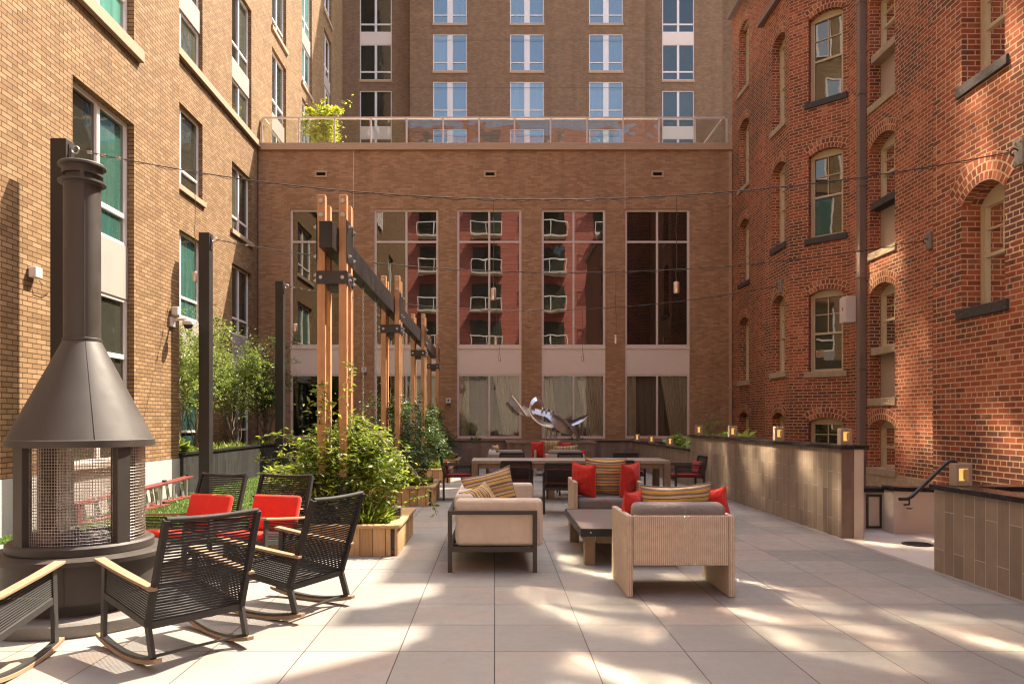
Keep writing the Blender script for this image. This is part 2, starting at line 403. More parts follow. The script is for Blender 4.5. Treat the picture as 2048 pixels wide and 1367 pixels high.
# mirror-like glass for unseen upper panes, placed to throw sun patches across the court
t=NT('sun_patch_glass'); t.n.remove(t.bsdf)
g_=t.add('ShaderNodeBsdfGlossy'); g_.inputs['Roughness'].default_value=.035; g_.inputs[0].default_value=(.72,.68,.60,1)
t.link(t.bump(t.noise(t.tex('Object'),.45,2,.4),1,.018),g_.inputs['Normal']); t.link(g_.outputs[0],t.out.inputs[0])
M['sun_patch']=t.m
# lit lamp
t=NT('warm_lit_lamp'); t.setp(Base_Color=(.8,.5,.2)); t.bsdf.inputs['Emission Color'].default_value=(1,.55,.13,1); t.bsdf.inputs['Emission Strength'].default_value=.17; M['lit']=t.m
t=NT('ceiling_spot'); t.bsdf.inputs['Emission Color'].default_value=(1,.62,.25,1); t.bsdf.inputs['Emission Strength'].default_value=.6; M['spot']=t.m
# wicker
t=NT('woven_wicker'); t.setp(Roughness=.75); uv=t.tex('UV'); sp=t.add('ShaderNodeSeparateXYZ'); t.link(uv,sp.inputs[0])
rib=t.math('ABSOLUTE',t.math('SINE',t.math('MULTIPLY',sp.outputs[0],PI/.0165)))
row=t.math('SINE',t.math('MULTIPLY',sp.outputs[1],2*PI/.009))
wk=t.math('ADD',rib,t.math('MULTIPLY',row,.22)); n=t.noise(uv,14,4)
cc=t.mix(t.ramp(rib,[(.1,0.0),(.65,1.0)]),(.34,.26,.19),(.62,.50,.39)); cc=t.mix(.5,cc,t.ramp(n,[(.3,.8),(.7,1.2)]),'MULTIPLY'); t.base(cc)
t.normal(t.bump(wk,.8,.006)); M['wicker']=t.m
# patio tiles
t=NT('porcelain_pavers'); t.setp(Roughness=.55); t.bsdf.inputs['Specular IOR Level'].default_value=.4
o=t.tex('Object'); mp=t.add('ShaderNodeMapping'); mp.inputs['Location'].default_value=(30.5,60.5-.555-.002,0); t.link(o,mp.inputs['Vector'])
b=t.add('ShaderNodeTexBrick',offset=0.0); b.inputs['Scale'].default_value=1; b.inputs['Brick Width'].default_value=.61; b.inputs['Row Height'].default_value=.61
b.inputs['Mortar Size'].default_value=.0032; b.inputs['Mortar Smooth'].default_value=0; b.inputs['Color1'].default_value=(0,0,0,1); b.inputs['Color2'].default_value=(1,1,1,1); b.inputs['Mortar'].default_value=(.5,.5,.5,1)
t.link(mp.outputs[0],b.inputs['Vector'])
sh=t.add('ShaderNodeVectorMath',operation='MULTIPLY_ADD'); sh.inputs[1].default_value=(40,70,20); t.link(b.outputs['Color'],sh.inputs[0]); t.link(o,sh.inputs[2])
n1=t.noise(sh.outputs[0],1.6,6,.62); n2=t.noise(sh.outputs[0],7,5,.7); n3=t.noise(o,.35,3); n4=t.noise(o,140,2)
c=t.mix(b.outputs['Color'],(.225,.213,.195),(.315,.298,.275))
c=t.mix(t.ramp(t.math('ADD',n1,t.math('MULTIPLY',t.math('SUBTRACT',b.outputs['Color'],.5),.35)),[(.46,0.0),(.70,.75)]),c,(.31,.245,.205))
c=t.mix(t.ramp(n2,[(.5,0.0),(.8,.45)]),c,(.26,.215,.175))
c=t.mix(.5,c,t.ramp(n3,[(.3,.78),(.7,1.2)]),'MULTIPLY'); c=t.mix(.3,c,t.ramp(n4,[(.3,.75),(.7,1.25)]),'MULTIPLY')
st=t.ramp(t.noise(o,2.3,8,.75),[(.58,0.0),(.70,.55)]); c=t.mix(st,c,(.21,.18,.155)); gr=t.ramp(t.noise(o,55,3,.8),[(.70,0.0),(.76,.6)]); c=t.mix(gr,c,(.13,.10,.08))
c=t.mix(b.outputs['Fac'],c,(.035,.028,.024)); t.base(c)
t.link(t.ramp(n2,[(.3,.42),(.7,.65)]),t.bsdf.inputs['Roughness'])
t.normal(t.bump(t.math('SUBTRACT',t.math('MULTIPLY',n2,.08),b.outputs['Fac']),.7,.004)); M['pavers']=t.m
M['landing']=plain('landing_concrete',(.52,.46,.40),.8,var=.15,nscale=2,bump=.15)
M['groundm']=plain('bare_ground',(.2,.17,.14),.95)
M['turfbase']=plain('turf_backing',(.05,.085,.02),.95,var=.4,nscale=30)
M['grass']=leafmat('grass_blades',[(0,(.06,.12,.02)),(.5,(.10,.17,.03)),(1,(.17,.24,.05))],.3)
G1=[(0,(.022,.05,.012)),(.35,(.045,.085,.018)),(.7,(.085,.14,.026)),(1,(.17,.22,.045))]
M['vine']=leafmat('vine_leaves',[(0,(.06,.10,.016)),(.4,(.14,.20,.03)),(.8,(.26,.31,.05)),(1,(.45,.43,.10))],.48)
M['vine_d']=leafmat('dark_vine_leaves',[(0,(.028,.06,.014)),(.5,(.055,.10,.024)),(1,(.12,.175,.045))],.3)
M['leaf']=leafmat('shrub_leaves',[(0,(.08,.12,.028)),(.5,(.14,.19,.045)),(1,(.27,.31,.085))],.42)
M['lime']=leafmat('lime_leaves',[(0,(.20,.24,.02)),(.5,(.34,.36,.04)),(1,(.50,.48,.08))],.45)
M['hosta']=leafmat('hosta_leaves',[(0,(.16,.26,.05)),(1,(.40,.48,.10))],.35)

# ------------------------------------------------------------------ foliage
def leaves_mesh(name, pts, size, mat, parent, dirs=None, flat=.35, asp=.42, droop=.25):
    """pts (n,3): one bent 2-quad leaf at each"""
    n=len(pts); s=size*RNG.uniform(.6,1.35,n)
    d=RNG.normal(size=(n,3)) if dirs is None else dirs+RNG.normal(size=(n,3))*.6
    d[:,2]*=flat; d/=np.linalg.norm(d,axis=1)[:,None]+1e-9
    up=RNG.normal(size=(n,3))*.55+np.array([0,0,1.0]); side=np.cross(d,up); side/=np.linalg.norm(side,axis=1)[:,None]+1e-9
    nz=np.cross(side,d)
    S=s[:,None]
    a=pts; mid=pts+d*S*.5+nz*S*.06; tip=pts+d*S-nz*S*droop*RNG.uniform(0,1,n)[:,None]
    l=mid+side*S*asp*.5-nz*S*.05; r=mid-side*S*asp*.5-nz*S*.05
    V=np.stack([a,l,tip,r,mid],1).reshape(-1,3)
    base=np.arange(n)*5
    Fc=np.concatenate([np.stack([base,base+4,base+1],1),np.stack([base+1,base+4,base+2],1),np.stack([base+4,base+3,base+2],1),np.stack([base,base+3,base+4],1)])
    me=bpy.data.meshes.new(name); me.vertices.add(len(V)); me.vertices.foreach_set('co',V.ravel())
    me.loops.add(Fc.size); me.loops.foreach_set('vertex_index',Fc.ravel().astype(np.int32))
    me.polygons.add(len(Fc)); me.polygons.foreach_set('loop_start',np.arange(len(Fc),dtype=np.int32)*3)
    try: me.polygons.foreach_set('loop_total',np.full(len(Fc),3,dtype=np.int32))
    except Exception: pass
    me.update(calc_edges=True); me.validate(); me.materials.append(mat)
    o=bpy.data.objects.new(name,me); COL.objects.link(o)
    if parent is not None: o.parent=parent
    return o

def clump_points(blobs, n, spread=.9):
    """blobs: (x,y,z,rx,ry,rz,weight); leaf clumps inside, dense near the skin"""
    w=np.array([b[6] for b in blobs],float); w/=w.sum(); out=[]
    for b,k in zip(blobs,RNG.multinomial(n,w)):
        m=max(7,k//30); cd=RNG.normal(size=(m,3)); cd/=np.linalg.norm(cd,axis=1)[:,None]
        cr=RNG.uniform(.35,1,m)**.6; cc=cd*cr[:,None]
        p=cc[RNG.integers(0,m,k)]+RNG.normal(size=(k,3))*RNG.uniform(.08,.2,(k,1))
        out.append(p*np.array(b[3:6])+np.array(b[:3]))
    return np.concatenate(out)

def branch_path(a, b, n=6, jit=.05):
    a=Vector(a); b=Vector(b); pts=[]
    for i in range(n+1):
        f=i/n; p=a.lerp(b,f)
        if 0<i<=n: p+=Vector((random.gauss(0,jit),random.gauss(0,jit),random.gauss(0,jit*.4)))
        pts.append(p)
    return pts
# ================================================================== SETTING
def sheet(name, x0,x1,y0,y1,z, mat, kind='structure'):
    m=MB(); m.poly([(x0,y0,z),(x1,y0,z),(x1,y1,z),(x0,y1,z)]); return props(m.build(name,mat),kind=kind)
sheet('ground',-400,400,-400,400,-.06,M['groundm'])
sheet('patio_pavement',-6.4,4.36,-9,23.3,0,M['pavers'])
sheet('concrete_landing',4.30,9.0,3.0,17.5,-.004,M['landing'])
sheet('lawn_soil',-6.2,-2.78,8.75,23.25,.004,M['turfbase'])

def fbox(mb,o,u,n,u0,u1,z0,z1,d0,d1):
    """box in a wall's frame: u along, z up, d = depth behind the face (negative = proud)"""
    o=Vector(o);u=Vector(u);n=Vector(n)
    c=o+u*((u0+u1)/2)-n*((d0+d1)/2); c.z=(z0+z1)/2
    mb.box(c,(abs(u1-u0),abs(d1-d0),z1-z0),Matrix((u,-n,Vector((0,0,1)))).transposed())
def arcpts(u0,u1,z1,rise,n=14):
    w=(u1-u0)/2; r=(w*w+rise*rise)/(2*rise); cz=z1-r; cu=(u0+u1)/2; a=math.asin(min(1,w/r))
    return [(cu+r*math.sin(-a+2*a*i/n),cz+r*math.cos(-a+2*a*i/n)) for i in range(n+1)], (cu,cz,r,a)
def wall(mb,o,u,n,W,z0,z1,ops,depth):
    """ops: (u0,u1,z0,z1,arch rise); real reveals of the given depth"""
    o=Vector(o);u=Vector(u);n=Vector(n)
    pt=lambda a,z,d=0:(o+u*a-n*d)+Vector((0,0,z))
    us=sorted({0,W,*[q[0] for q in ops],*[q[1] for q in ops]}); zs=sorted({z0,z1,*[q[2] for q in ops],*[q[3] for q in ops]})
    us=[a for a in us if 0<=a<=W]; zs=[z for z in zs if z0<=z<=z1]
    for i in range(len(us)-1):
        run=None
        for j in range(len(zs)-1):
            cu=(us[i]+us[i+1])/2; cz=(zs[j]+zs[j+1])/2
            if any(q[0]<cu<q[1] and q[2]<cz<q[3] for q in ops): continue
            mb.poly([pt(us[i],zs[j]),pt(us[i+1],zs[j]),pt(us[i+1],zs[j+1]),pt(us[i],zs[j+1])])
    for q in ops:
        a,b,c,d,rise=q; top=d-rise
        for uu in (a,b): mb.poly([pt(uu,c),pt(uu,c,depth),pt(uu,top,depth),pt(uu,top)])
        mb.poly([pt(a,c),pt(b,c),pt(b,c,depth),pt(a,c,depth)])
        if rise>0:
            A,_=arcpts(a,b,d,rise)
            for (p1,p2) in zip(A[:-1],A[1:]):
                mb.poly([pt(*p1),pt(*p2),pt(p2[0],d),pt(p1[0],d)])
                mb.poly([pt(*p1),pt(*p2),pt(*p2,depth),pt(*p1,depth)])
        else: mb.poly([pt(a,d),pt(b,d),pt(b,d,depth),pt(a,d,depth)])
def window(parent,o,u,n,u0,u1,z0,z1,inset,fm,gm,fw=.055,mull=(.5,),mw=.05,trans=(),tw=.05,name='window',label=None):
    """frame with its panes; mull = fractions across, trans = heights"""
    m=MB(); d0,d1=inset,inset+.07
    fbox(m,o,u,n,u0,u1,z0,z0+fw,d0,d1); fbox(m,o,u,n,u0,u1,z1-fw,z1,d0,d1)
    fbox(m,o,u,n,u0,u0+fw,z0+fw,z1-fw,d0,d1); fbox(m,o,u,n,u1-fw,u1,z0+fw,z1-fw,d0,d1)
    xs=[u0+fw]
    for f in mull:
        c=u0+(u1-u0)*f; fbox(m,o,u,n,c-mw/2,c+mw/2,z0+fw,z1-fw,d0-.003,d1); xs+= [c-mw/2,c+mw/2]
    xs.append(u1-fw)
    for t_ in trans:
        for a,b in zip(xs[0::2],xs[1::2]): fbox(m,o,u,n,a,b,t_-tw/2,t_+tw/2,d0+.002,d1)
    w=m.build(name,fm,parent)
    if label: w['label']=label
    gl=gm if isinstance(gm,list) else [gm]*(len(xs)//2)
    cuts=[u0+.01]+[(xs[k]+xs[k+1])/2 for k in range(1,len(xs)-1,2)]+[u1-.01]
    for k,(a,b_) in enumerate(zip(cuts[:-1],cuts[1:])):
        g=MB(); fbox(g,o,u,n,a,b_,z0+.01,z1-.01,inset+.045,inset+.055); g.build('pane',gl[k],w)
    return w
UY=(0,1,0); UX=(1,0,0); NX=(1,0,0); NY=(0,-1,0)

# ================================================================== LEFT WING, near block
lb=thing('brick_building','tan brick hotel wing with pale framed windows standing beside the fireplace','building',(-6.15,4,0))
off=Vector((6.15,-4,0))
XN=-6.15
def lo(p): return Vector(p)+off     # world -> this building
oN=lo((XN,0,0)); oN0=lo((XN,-3,0))
c1=(10.72,12.55)
opsN=[(c1[0],c1[1],.30,6.52,0),(c1[0],c1[1],7.83,11.2,0),(4.5,6.4,.30,6.52,0),(4.5,6.4,7.83,11.2,0)]
m=MB(); wall(m,lo((XN,-3,0)),UY,NX,17.35,.74,22,[(a+3,b+3,max(c,.74),d,e) for a,b,c,d,e in opsN],.16)
m.poly([lo((XN,14.35,0)),lo((-7.86,14.35,0)),lo((-7.86,14.35,22)),lo((XN,14.35,22))])
m.poly([lo((XN,-3,22)),lo((XN,14.35,22)),lo((-20,14.35,22)),lo((-20,-3,22))])
m.poly([lo((XN,-3,0)),lo((-20,-3,0)),lo((-20,-3,22)),lo((XN,-3,22))])
m.build('wall',M['tan'],lb)
m=MB()
for a,b in ((-3,4.48),(6.42,10.70),(12.57,14.36)): fbox(m,lo((XN,0,0)),UY,NX,a,b,-.06,.74,-.012,.2)
m.build('plinth',M['granite'],lb)
for ya,yb in (c1,(4.5,6.4)):
    window(lb,oN,UY,NX,ya,yb,4.42,6.52,.12,M['whiteframe'],[M['glass_d'],M['glass_t']],trans=(4.93,),mw=.09,tw=.075)
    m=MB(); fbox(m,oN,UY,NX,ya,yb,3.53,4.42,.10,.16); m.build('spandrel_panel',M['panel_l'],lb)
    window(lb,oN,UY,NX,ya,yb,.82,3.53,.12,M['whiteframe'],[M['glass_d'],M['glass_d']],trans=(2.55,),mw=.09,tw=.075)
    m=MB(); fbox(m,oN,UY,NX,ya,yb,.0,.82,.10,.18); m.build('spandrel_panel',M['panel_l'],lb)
    window(lb,oN,UY,NX,ya,yb,7.86,11.2,.12,M['whiteframe'],M['glass_t'],trans=(8.6,),mw=.09,tw=.075)
    m=MB(); fbox(m,oN,UY,NX,ya-.2,yb+.2,7.66,7.86,-.09,.118); m.build('sill',M['precast_l'],lb,bevel=.008)

for yy,zz in ((9.3,11.7),(11.1,11.7),(12.9,11.7),(9.9,14.3),(11.7,14.3),(13.0,14.3),(9.3,16.9),(10.9,16.9),(12.8,16.9),(10.2,19.5),(12.2,19.5)):  # unseen upper panes, set where they reflect sun onto the floor
    if True:
        window(lb,oN,UY,NX,yy,yy+1.25,zz,zz+1.75,-.09,M['whiteframe'],M['sun_patch'],mw=.09)
# ================================================================== LEFT WING, far block
lf=thing('brick_building','long tan brick hotel wing with stone ledge behind the planted shrubs','building',(-7.86,20,0))
off=Vector((7.86,-20,0)); XF=-7.86
oF=lo((XF,0,0))
cols=[(17.5,19.8,[(.6,3.05,.0),(4.1,6.25,0),(7.35,9.42,0),(10.72,11.85,0),(12.46,14.7,0),(17.7,19.6,0)],(11.85,12.46),(3.05,4.1)),
      (22.02,23.78,[(.6,3.05,0),(4.1,6.2,0),(7.2,9.25,0),(10.72,11.85,0),(12.46,14.7,0),(17.7,19.6,0)],(11.85,12.46),(3.05,4.1)),
      (26.0,27.75,[(10.72,11.85,0),(12.46,14.7,0),(15.4,17.5,0),(18.2,20.3,0)],(11.85,12.46),None),
      (30.05,31.65,[(12.46,14.7,0),(15.3,17.05,0),(17.68,19.8,0)],(17.05,17.68),None),
      (33.9,35.45,[(12.46,14.7,0),(15.3,17.1,0),(17.68,19.6,0),(20.4,22.6,0)],(17.1,17.68),None)]
ops=[]
for a,b,ws,sp,sp2 in cols:
    segs=[[w[0],w[1]] for w in ws]
    for s_ in (sp,sp2):
        if s_: segs.append(list(s_))
    segs.sort(); mg=[]
    for s_ in segs:
        if mg and abs(mg[-1][1]-s_[0])<.02: mg[-1][1]=s_[1]
        else: mg.append(s_)
    ops+=[(a-14.3,b-14.3,z0,z1,0) for z0,z1 in mg]
m=MB(); wall(m,lo((XF,14.3,0)),UY,NX,23.7,0,36,ops,.15)
m.poly([lo((XF,38,0)),lo((-20,38,0)),lo((-20,38,36)),lo((XF,38,36))]); m.poly([lo((XF,14.3,22)),lo((-20,14.3,22)),lo((-20,14.3,36)),lo((XF,14.3,36))])
m.poly([lo((XF,14.3,36)),lo((XF,38,36)),lo((-20,38,36)),lo((-20,14.3,36))])
m.build('wall',M['tan'],lf)
for k,(a,b,ws,sp,sp2) in enumerate(cols):
    for (z0,z1,_) in ws:
        gm=M['glass_t'] if (k==0 and z0<7) or (k==3) else M['glass_d']
        tr=(z0+(z1-z0)*.24,) if z1-z0>1.5 else ()
        window(lf,oF,UY,NX,a,b,z0,z1,.11,M['whiteframe'],gm,trans=tr,mw=.075,tw=.06)
        if z0 in (7.35,7.2,15.4,12.46,15.3,20.4,18.2) and not (sp and abs(sp[1]-z0)<.02):
            m=MB(); fbox(m,oF,UY,NX,a-.12,b+.12,z0-.14,z0,-.07,.108); m.build('sill',M['precast_l'],lf,bevel=.008)
    for s_ in (sp,sp2):
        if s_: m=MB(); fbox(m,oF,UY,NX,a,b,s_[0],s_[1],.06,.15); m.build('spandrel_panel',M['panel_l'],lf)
for yy,zz in ((19.6,22.6),(22.0,22.6),(24.4,22.6),(20.5,25.6),(23.2,25.6),(26.0,25.6),(21.0,30.2),(24.6,30.2),(27.4,30.2),(28.6,33.0)):  # unseen high panes, set to reflect sun onto the right hand walls
    window(lf,oF,UY,NX,yy,yy+1.6,zz,zz+2.1,-.09,M['whiteframe'],M['sun_patch'],mw=.08)
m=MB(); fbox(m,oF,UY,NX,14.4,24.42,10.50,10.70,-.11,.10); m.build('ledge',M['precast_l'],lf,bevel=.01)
m=MB(); fbox(m,oF,UY,NX,24.36,24.40,0,10.5,-.01,.0); m.build('control_joint',M['cable'],lf)

# ================================================================== TERRACE BLOCK (back)
tb=thing('brick_building','low brown brick hall with five tall divided windows under the glass railing','building',(0,24.5,0))
off=Vector((0,-24.5,0)); oT=lo((0,24.5,0))
WX=[(-6.81,-4.68),(-4.01,-1.87),(-1.25,.90),(1.57,3.70),(4.35,6.51)]
SL=[(642-989)/60.04,(980-989)/60.04,(1315-989)/60.04]
ops=[(a+7.86,b+7.86,.88,8.51,0) for a,b in WX]+[(x-.15+7.86,x+.15+7.86,9.62,9.73,0) for x in SL]
m=MB(); wall(m,lo((-7.86,24.5,0)),UX,NY,15.80,0,10.46,ops,.14)
m.poly([lo((7.94,24.5,0)),lo((7.94,46,0)),lo((7.94,46,10.46)),lo((7.94,24.5,10.46))])
m.build('wall',M['brown'],tb)
m=MB(); m.span(lo((-7.85,24.42,10.46)),lo((7.98,24.95,10.69))); m.build('coping',M['precast'],tb,bevel=.01)
m=MB(); m.span(lo((-7.85,24.95,10.2)),lo((13.4,46,10.35))); m.build('terrace_deck',M['landing'],tb)
for x in SL:
    m=MB()
    for (a,b,c,d) in ((-.21,.21,9.73,9.79),(-.21,.21,9.56,9.62),(-.21,-.15,9.62,9.73),(.15,.21,9.62,9.73)): fbox(m,oT,UX,NY,x+a,x+b,c,d,-.025,.05)
    s_=m.build('scupper',M['precast'],tb); m=MB(); fbox(m,oT,UX,NY,x-.16,x+.16,9.61,9.74,.12,.15); m.build('opening',M['darkroom'],s_)
for x in ((707-989)/60.04,(1250-989)/60.04):
    m=MB(); fbox(m,oT,UX,NY,x-.008,x+.008,8.53,10.46,-.004,.002); m.build('control_joint',M['frame'],tb)
for i,(a,b) in enumerate(WX):
    window(tb,oT,UX,NY,a,b,3.93,8.51,.06,M['frame'],M['glass_r'],fw=.075,mw=.065,trans=(7.43,),tw=.065)
    m=MB(); fbox(m,oT,UX,NY,a,b,3.03,3.93,.055,.12); fbox(m,oT,UX,NY,a,b,3.86,3.93,.03,.055); m.build('spandrel_panel',M['panel'],tb)
    w=window(tb,oT,UX,NY,a,b,.88,3.03,.06,M['frame'],M['glass_s'],fw=.075,mw=.06)
    # gathered dust sheets hanging inside the glass
    if i in (2,3,4,1):
        rr=random.Random(40+i)
        def sheetmesh(x0,x1,z0f,z1f,d,amp,fr,mat,nm):
            g=MB(); NX_,NZ_=48,14; idx=[]
            ph=rr.uniform(0,6)
            for iz in range(NZ_+1):
                v=iz/NZ_; row=[]
                for ix in range(NX_+1):
                    s_=ix/NX_; xa,xb=x0(v),x1(v)
                    x=xa+(xb-xa)*s_
                    dd=d+amp*math.sin(fr*s_*PI+ph+2.5*v)*(.6+.4*math.sin(9*s_+v*4))
                    z=z0f(s_)+(z1f(s_)-z0f(s_))*v
                    row.append(g.vert(oT+Vector((x,dd-.1,z))))
                idx.append(row)
            for iz in range(NZ_):
                for ix in range(NX_): g.face((idx[iz][ix],idx[iz][ix+1],idx[iz+1][ix+1],idx[iz+1][ix]))
            g.build(nm,mat,w,smooth=60)
        mid=(a+b)/2
        sheetmesh(lambda v:b-.6-.35*v,lambda v:b-.05,lambda s:.95,lambda s:2.98,.30,.035,16,M['drape'],'drape')
        if i in (2,3,4):
            sheetmesh(lambda v:a+.06,lambda v:a+.55-.2*v if i==3 else a+.4,lambda s:.95,lambda s:2.98,.31,.035,12,M['drape'],'drape')
            sheetmesh(lambda v:a+.07,lambda v:b-.07,lambda s:.95,lambda s:2.98,.5,.06,18,M['drapedark'],'drape')
# dim rooms behind the glass
m=MB()
for (z0,z1) in ((.5,3.1),(3.6,8.6)):
    x0,x1,y0,y1=-7.4,7.2,24.75,33
    q=[lo(p) for p in ((x0,y0,z0),(x1,y0,z0),(x1,y1,z0),(x0,y1,z0),(x0,y0,z1),(x1,y0,z1),(x1,y1,z1),(x0,y1,z1))]
    for f in ((0,1,2,3),(4,5,6,7),(2,3,7,6),(0,3,7,4),(1,2,6,5)): m.poly([q[k] for k in f])
m.build('interior',M['darkroom'],tb)
for px,py in ((933,515),(965,551),(1027,502),(1125,545),(1135,524),(1188,545),(1270,550),(785,502),(777,530),(843,520)):
    Y=(8.59-1.48)*F/(VY-py); p=lo(((px-VX)/F*Y,Y,8.58)) if Y<33 else None
    if p is None: continue
    m=MB(); m.lathe([(.085,0),(.085,.012)],16,p); m.build('ceiling_spot',M['spot'],tb)
m=MB(); m.span(lo((7.80,24.40,0)),lo((7.88,24.49,10.4)))
for z in (2.5,5.6,8.6): m.span(lo((7.77,24.38,z)),lo((7.91,24.498,z+.06)))
m.build('downpipe',M['precast'],tb)

# railing on the terrace
rl=thing('glass_railing','clear glass railing with slim pale posts along the brown hall roof edge','railing',(0,24.7,10.69)); off=Vector((0,-24.7,-10.69))
m=MB(); m.span(lo((-7.78,24.67,11.60)),lo((7.72,24.73,11.65))); m.span(lo((7.66,24.73,11.60)),lo((7.72,28,11.65))); m.span(lo((-7.78,24.73,11.60)),lo((-7.72,25.2,11.65))); m.build('handrail',M['frame'],rl)
pxs=[524,598,669,742,813,886,958,1029,1101,1174,1246,1318,1390,1453]
for p_ in pxs:
    x=(p_-VX)/F*24.7; m=MB(); m.span(lo((x-.025,24.675,10.69)),lo((x+.025,24.725,11.60))); m.build('post',M['frame'],rl)
for a,b in zip(pxs[:-1],pxs[1:]):
    x0=(a-VX)/F*24.7+.035; x1=(b-VX)/F*24.7-.035; m=MB(); m.span(lo((x0,24.695,10.74)),lo((x1,24.705,11.57))); m.build('pane',M['railglass'],rl)

# ================================================================== REAR TOWER
tw=thing('brick_tower','tall shaded brown brick tower rising behind the roof terrace with paired windows','building',(2,42.6,0)); off=Vector((-2,-42.6,0))
YS,YB,HT=43.7,42.6,40
s=YB/F; cx=[-2.58,1.88,6.46]; cx=[(900-VX)*s,(1054-VX)*s,(1212-VX)*s]
rowsB=[1.48+(VY-y)*s for y in (47,142,237)]      # sill heights, top down
dz=rowsB[0]-rowsB[1]; rowsB=[rowsB[2]-dz]+rowsB[::-1]+[rowsB[0]+dz]
hw=34*s
ops=[(c-hw+4.9,c+hw+4.9,z,z+74*s,0) for c in cx for z in rowsB]
m=MB(); wall(m,lo((-4.9,YB,0)),UX,NY,13.62,9,HT,ops,.12)
for x in (-4.9,8.72): m.poly([lo((x,YB,9)),lo((x,YS+.2,9)),lo((x,YS+.2,HT)),lo((x,YB,HT))])
sS=YS/F; cs=[(751.5-VX)*sS,(1356.5-VX)*sS]; hs=32*sS
rowsS=[1.48+(VY-y)*sS for y in (66,160,254)]; dS=rowsS[1]*0+ (160-66)*sS
zt=lambda y:1.48+(VY-y)*sS
opsS=[]
for c in cs:
    opsS+=[(c-hs+14,c+hs+14,zt(160),zt(-5),0),(c-hs+14,c+hs+14,zt(346),zt(181),0),(c-hs+14,c+hs+14,zt(-28),zt(-180),0)]
wall(m,lo((-14,YS,0)),UX,NY,14-4.9,9,HT,[q for q in opsS if q[1]<9],.12)
wall(m,lo((8.72,YS,0)),UX,NY,13.55-8.72,9,HT,[(q[0]-14-8.72,q[1]-14-8.72,*q[2:]) for q in opsS if q[0]>14],.12)
m.poly([lo((13.55,YS,9)),lo((13.55,48,9)),lo((13.55,48,HT)),lo((13.55,YS,HT))])
wall(m,lo((13.55,48,0)),UX,NY,16,0,HT,[],.1)
m.poly([lo((-4.9,YB,HT)),lo((8.72,YB,HT)),lo((8.72,YS,HT)),lo((-4.9,YS,HT))])
m.poly([lo((-14,YS,HT)),lo((30,YS,HT)),lo((30,60,HT)),lo((-14,60,HT))])
m.build('wall',M['tower'],tw)
oB=lo((0,YB,0)); oS=lo((0,YS,0))
for c in cx:
    for z in rowsB:
        window(tw,oB,UX,NY,c-hw,c+hw,z,z+74*s,.05,M['whiteframe'],M['glass_b'],fw=.06,mw=.32,trans=(z+.5,),tw=.055)
        m=MB(); fbox(m,oB,UX,NY,c-hw-.03,c+hw+.03,z-.13,z,-.05,.048); m.build('sill',M['precast'],tw)
for c in cs:
    for y0,y1 in ((65,-5),(160,88),(254,181),(346,276),(-28,-98)):
        window(tw,oS,UX,NY,c-hs,c+hs,zt(y0),zt(y1),.05,M['whiteframe'],M['glass_b'] if False else M['glass_d'],fw=.06,mw=.14,trans=(zt(y0)+.5,),tw=.09)
    for y0,y1 in ((88,65),(276,254)):
        m=MB(); fbox(m,oS,UX,NY,c-hs,c+hs,zt(y0),zt(y1),.03,.12); m.build('spandrel_panel',M['panel'],tw)
    m=MB(); fbox(m,oS,UX,NY,c-hs-.03,c+hs+.03,zt(160)-.13,zt(160),-.05,.048); m.build('sill',M['precast'],tw)
m=MB()
for z in [r-(95-79)*s*2.1 for r in rowsB[1:]]: fbox(m,oB,UX,NY,-4.9,8.72,z-.008,z+.008,-.003,.002)
m.build('floor_joint',M['cable'],tw)

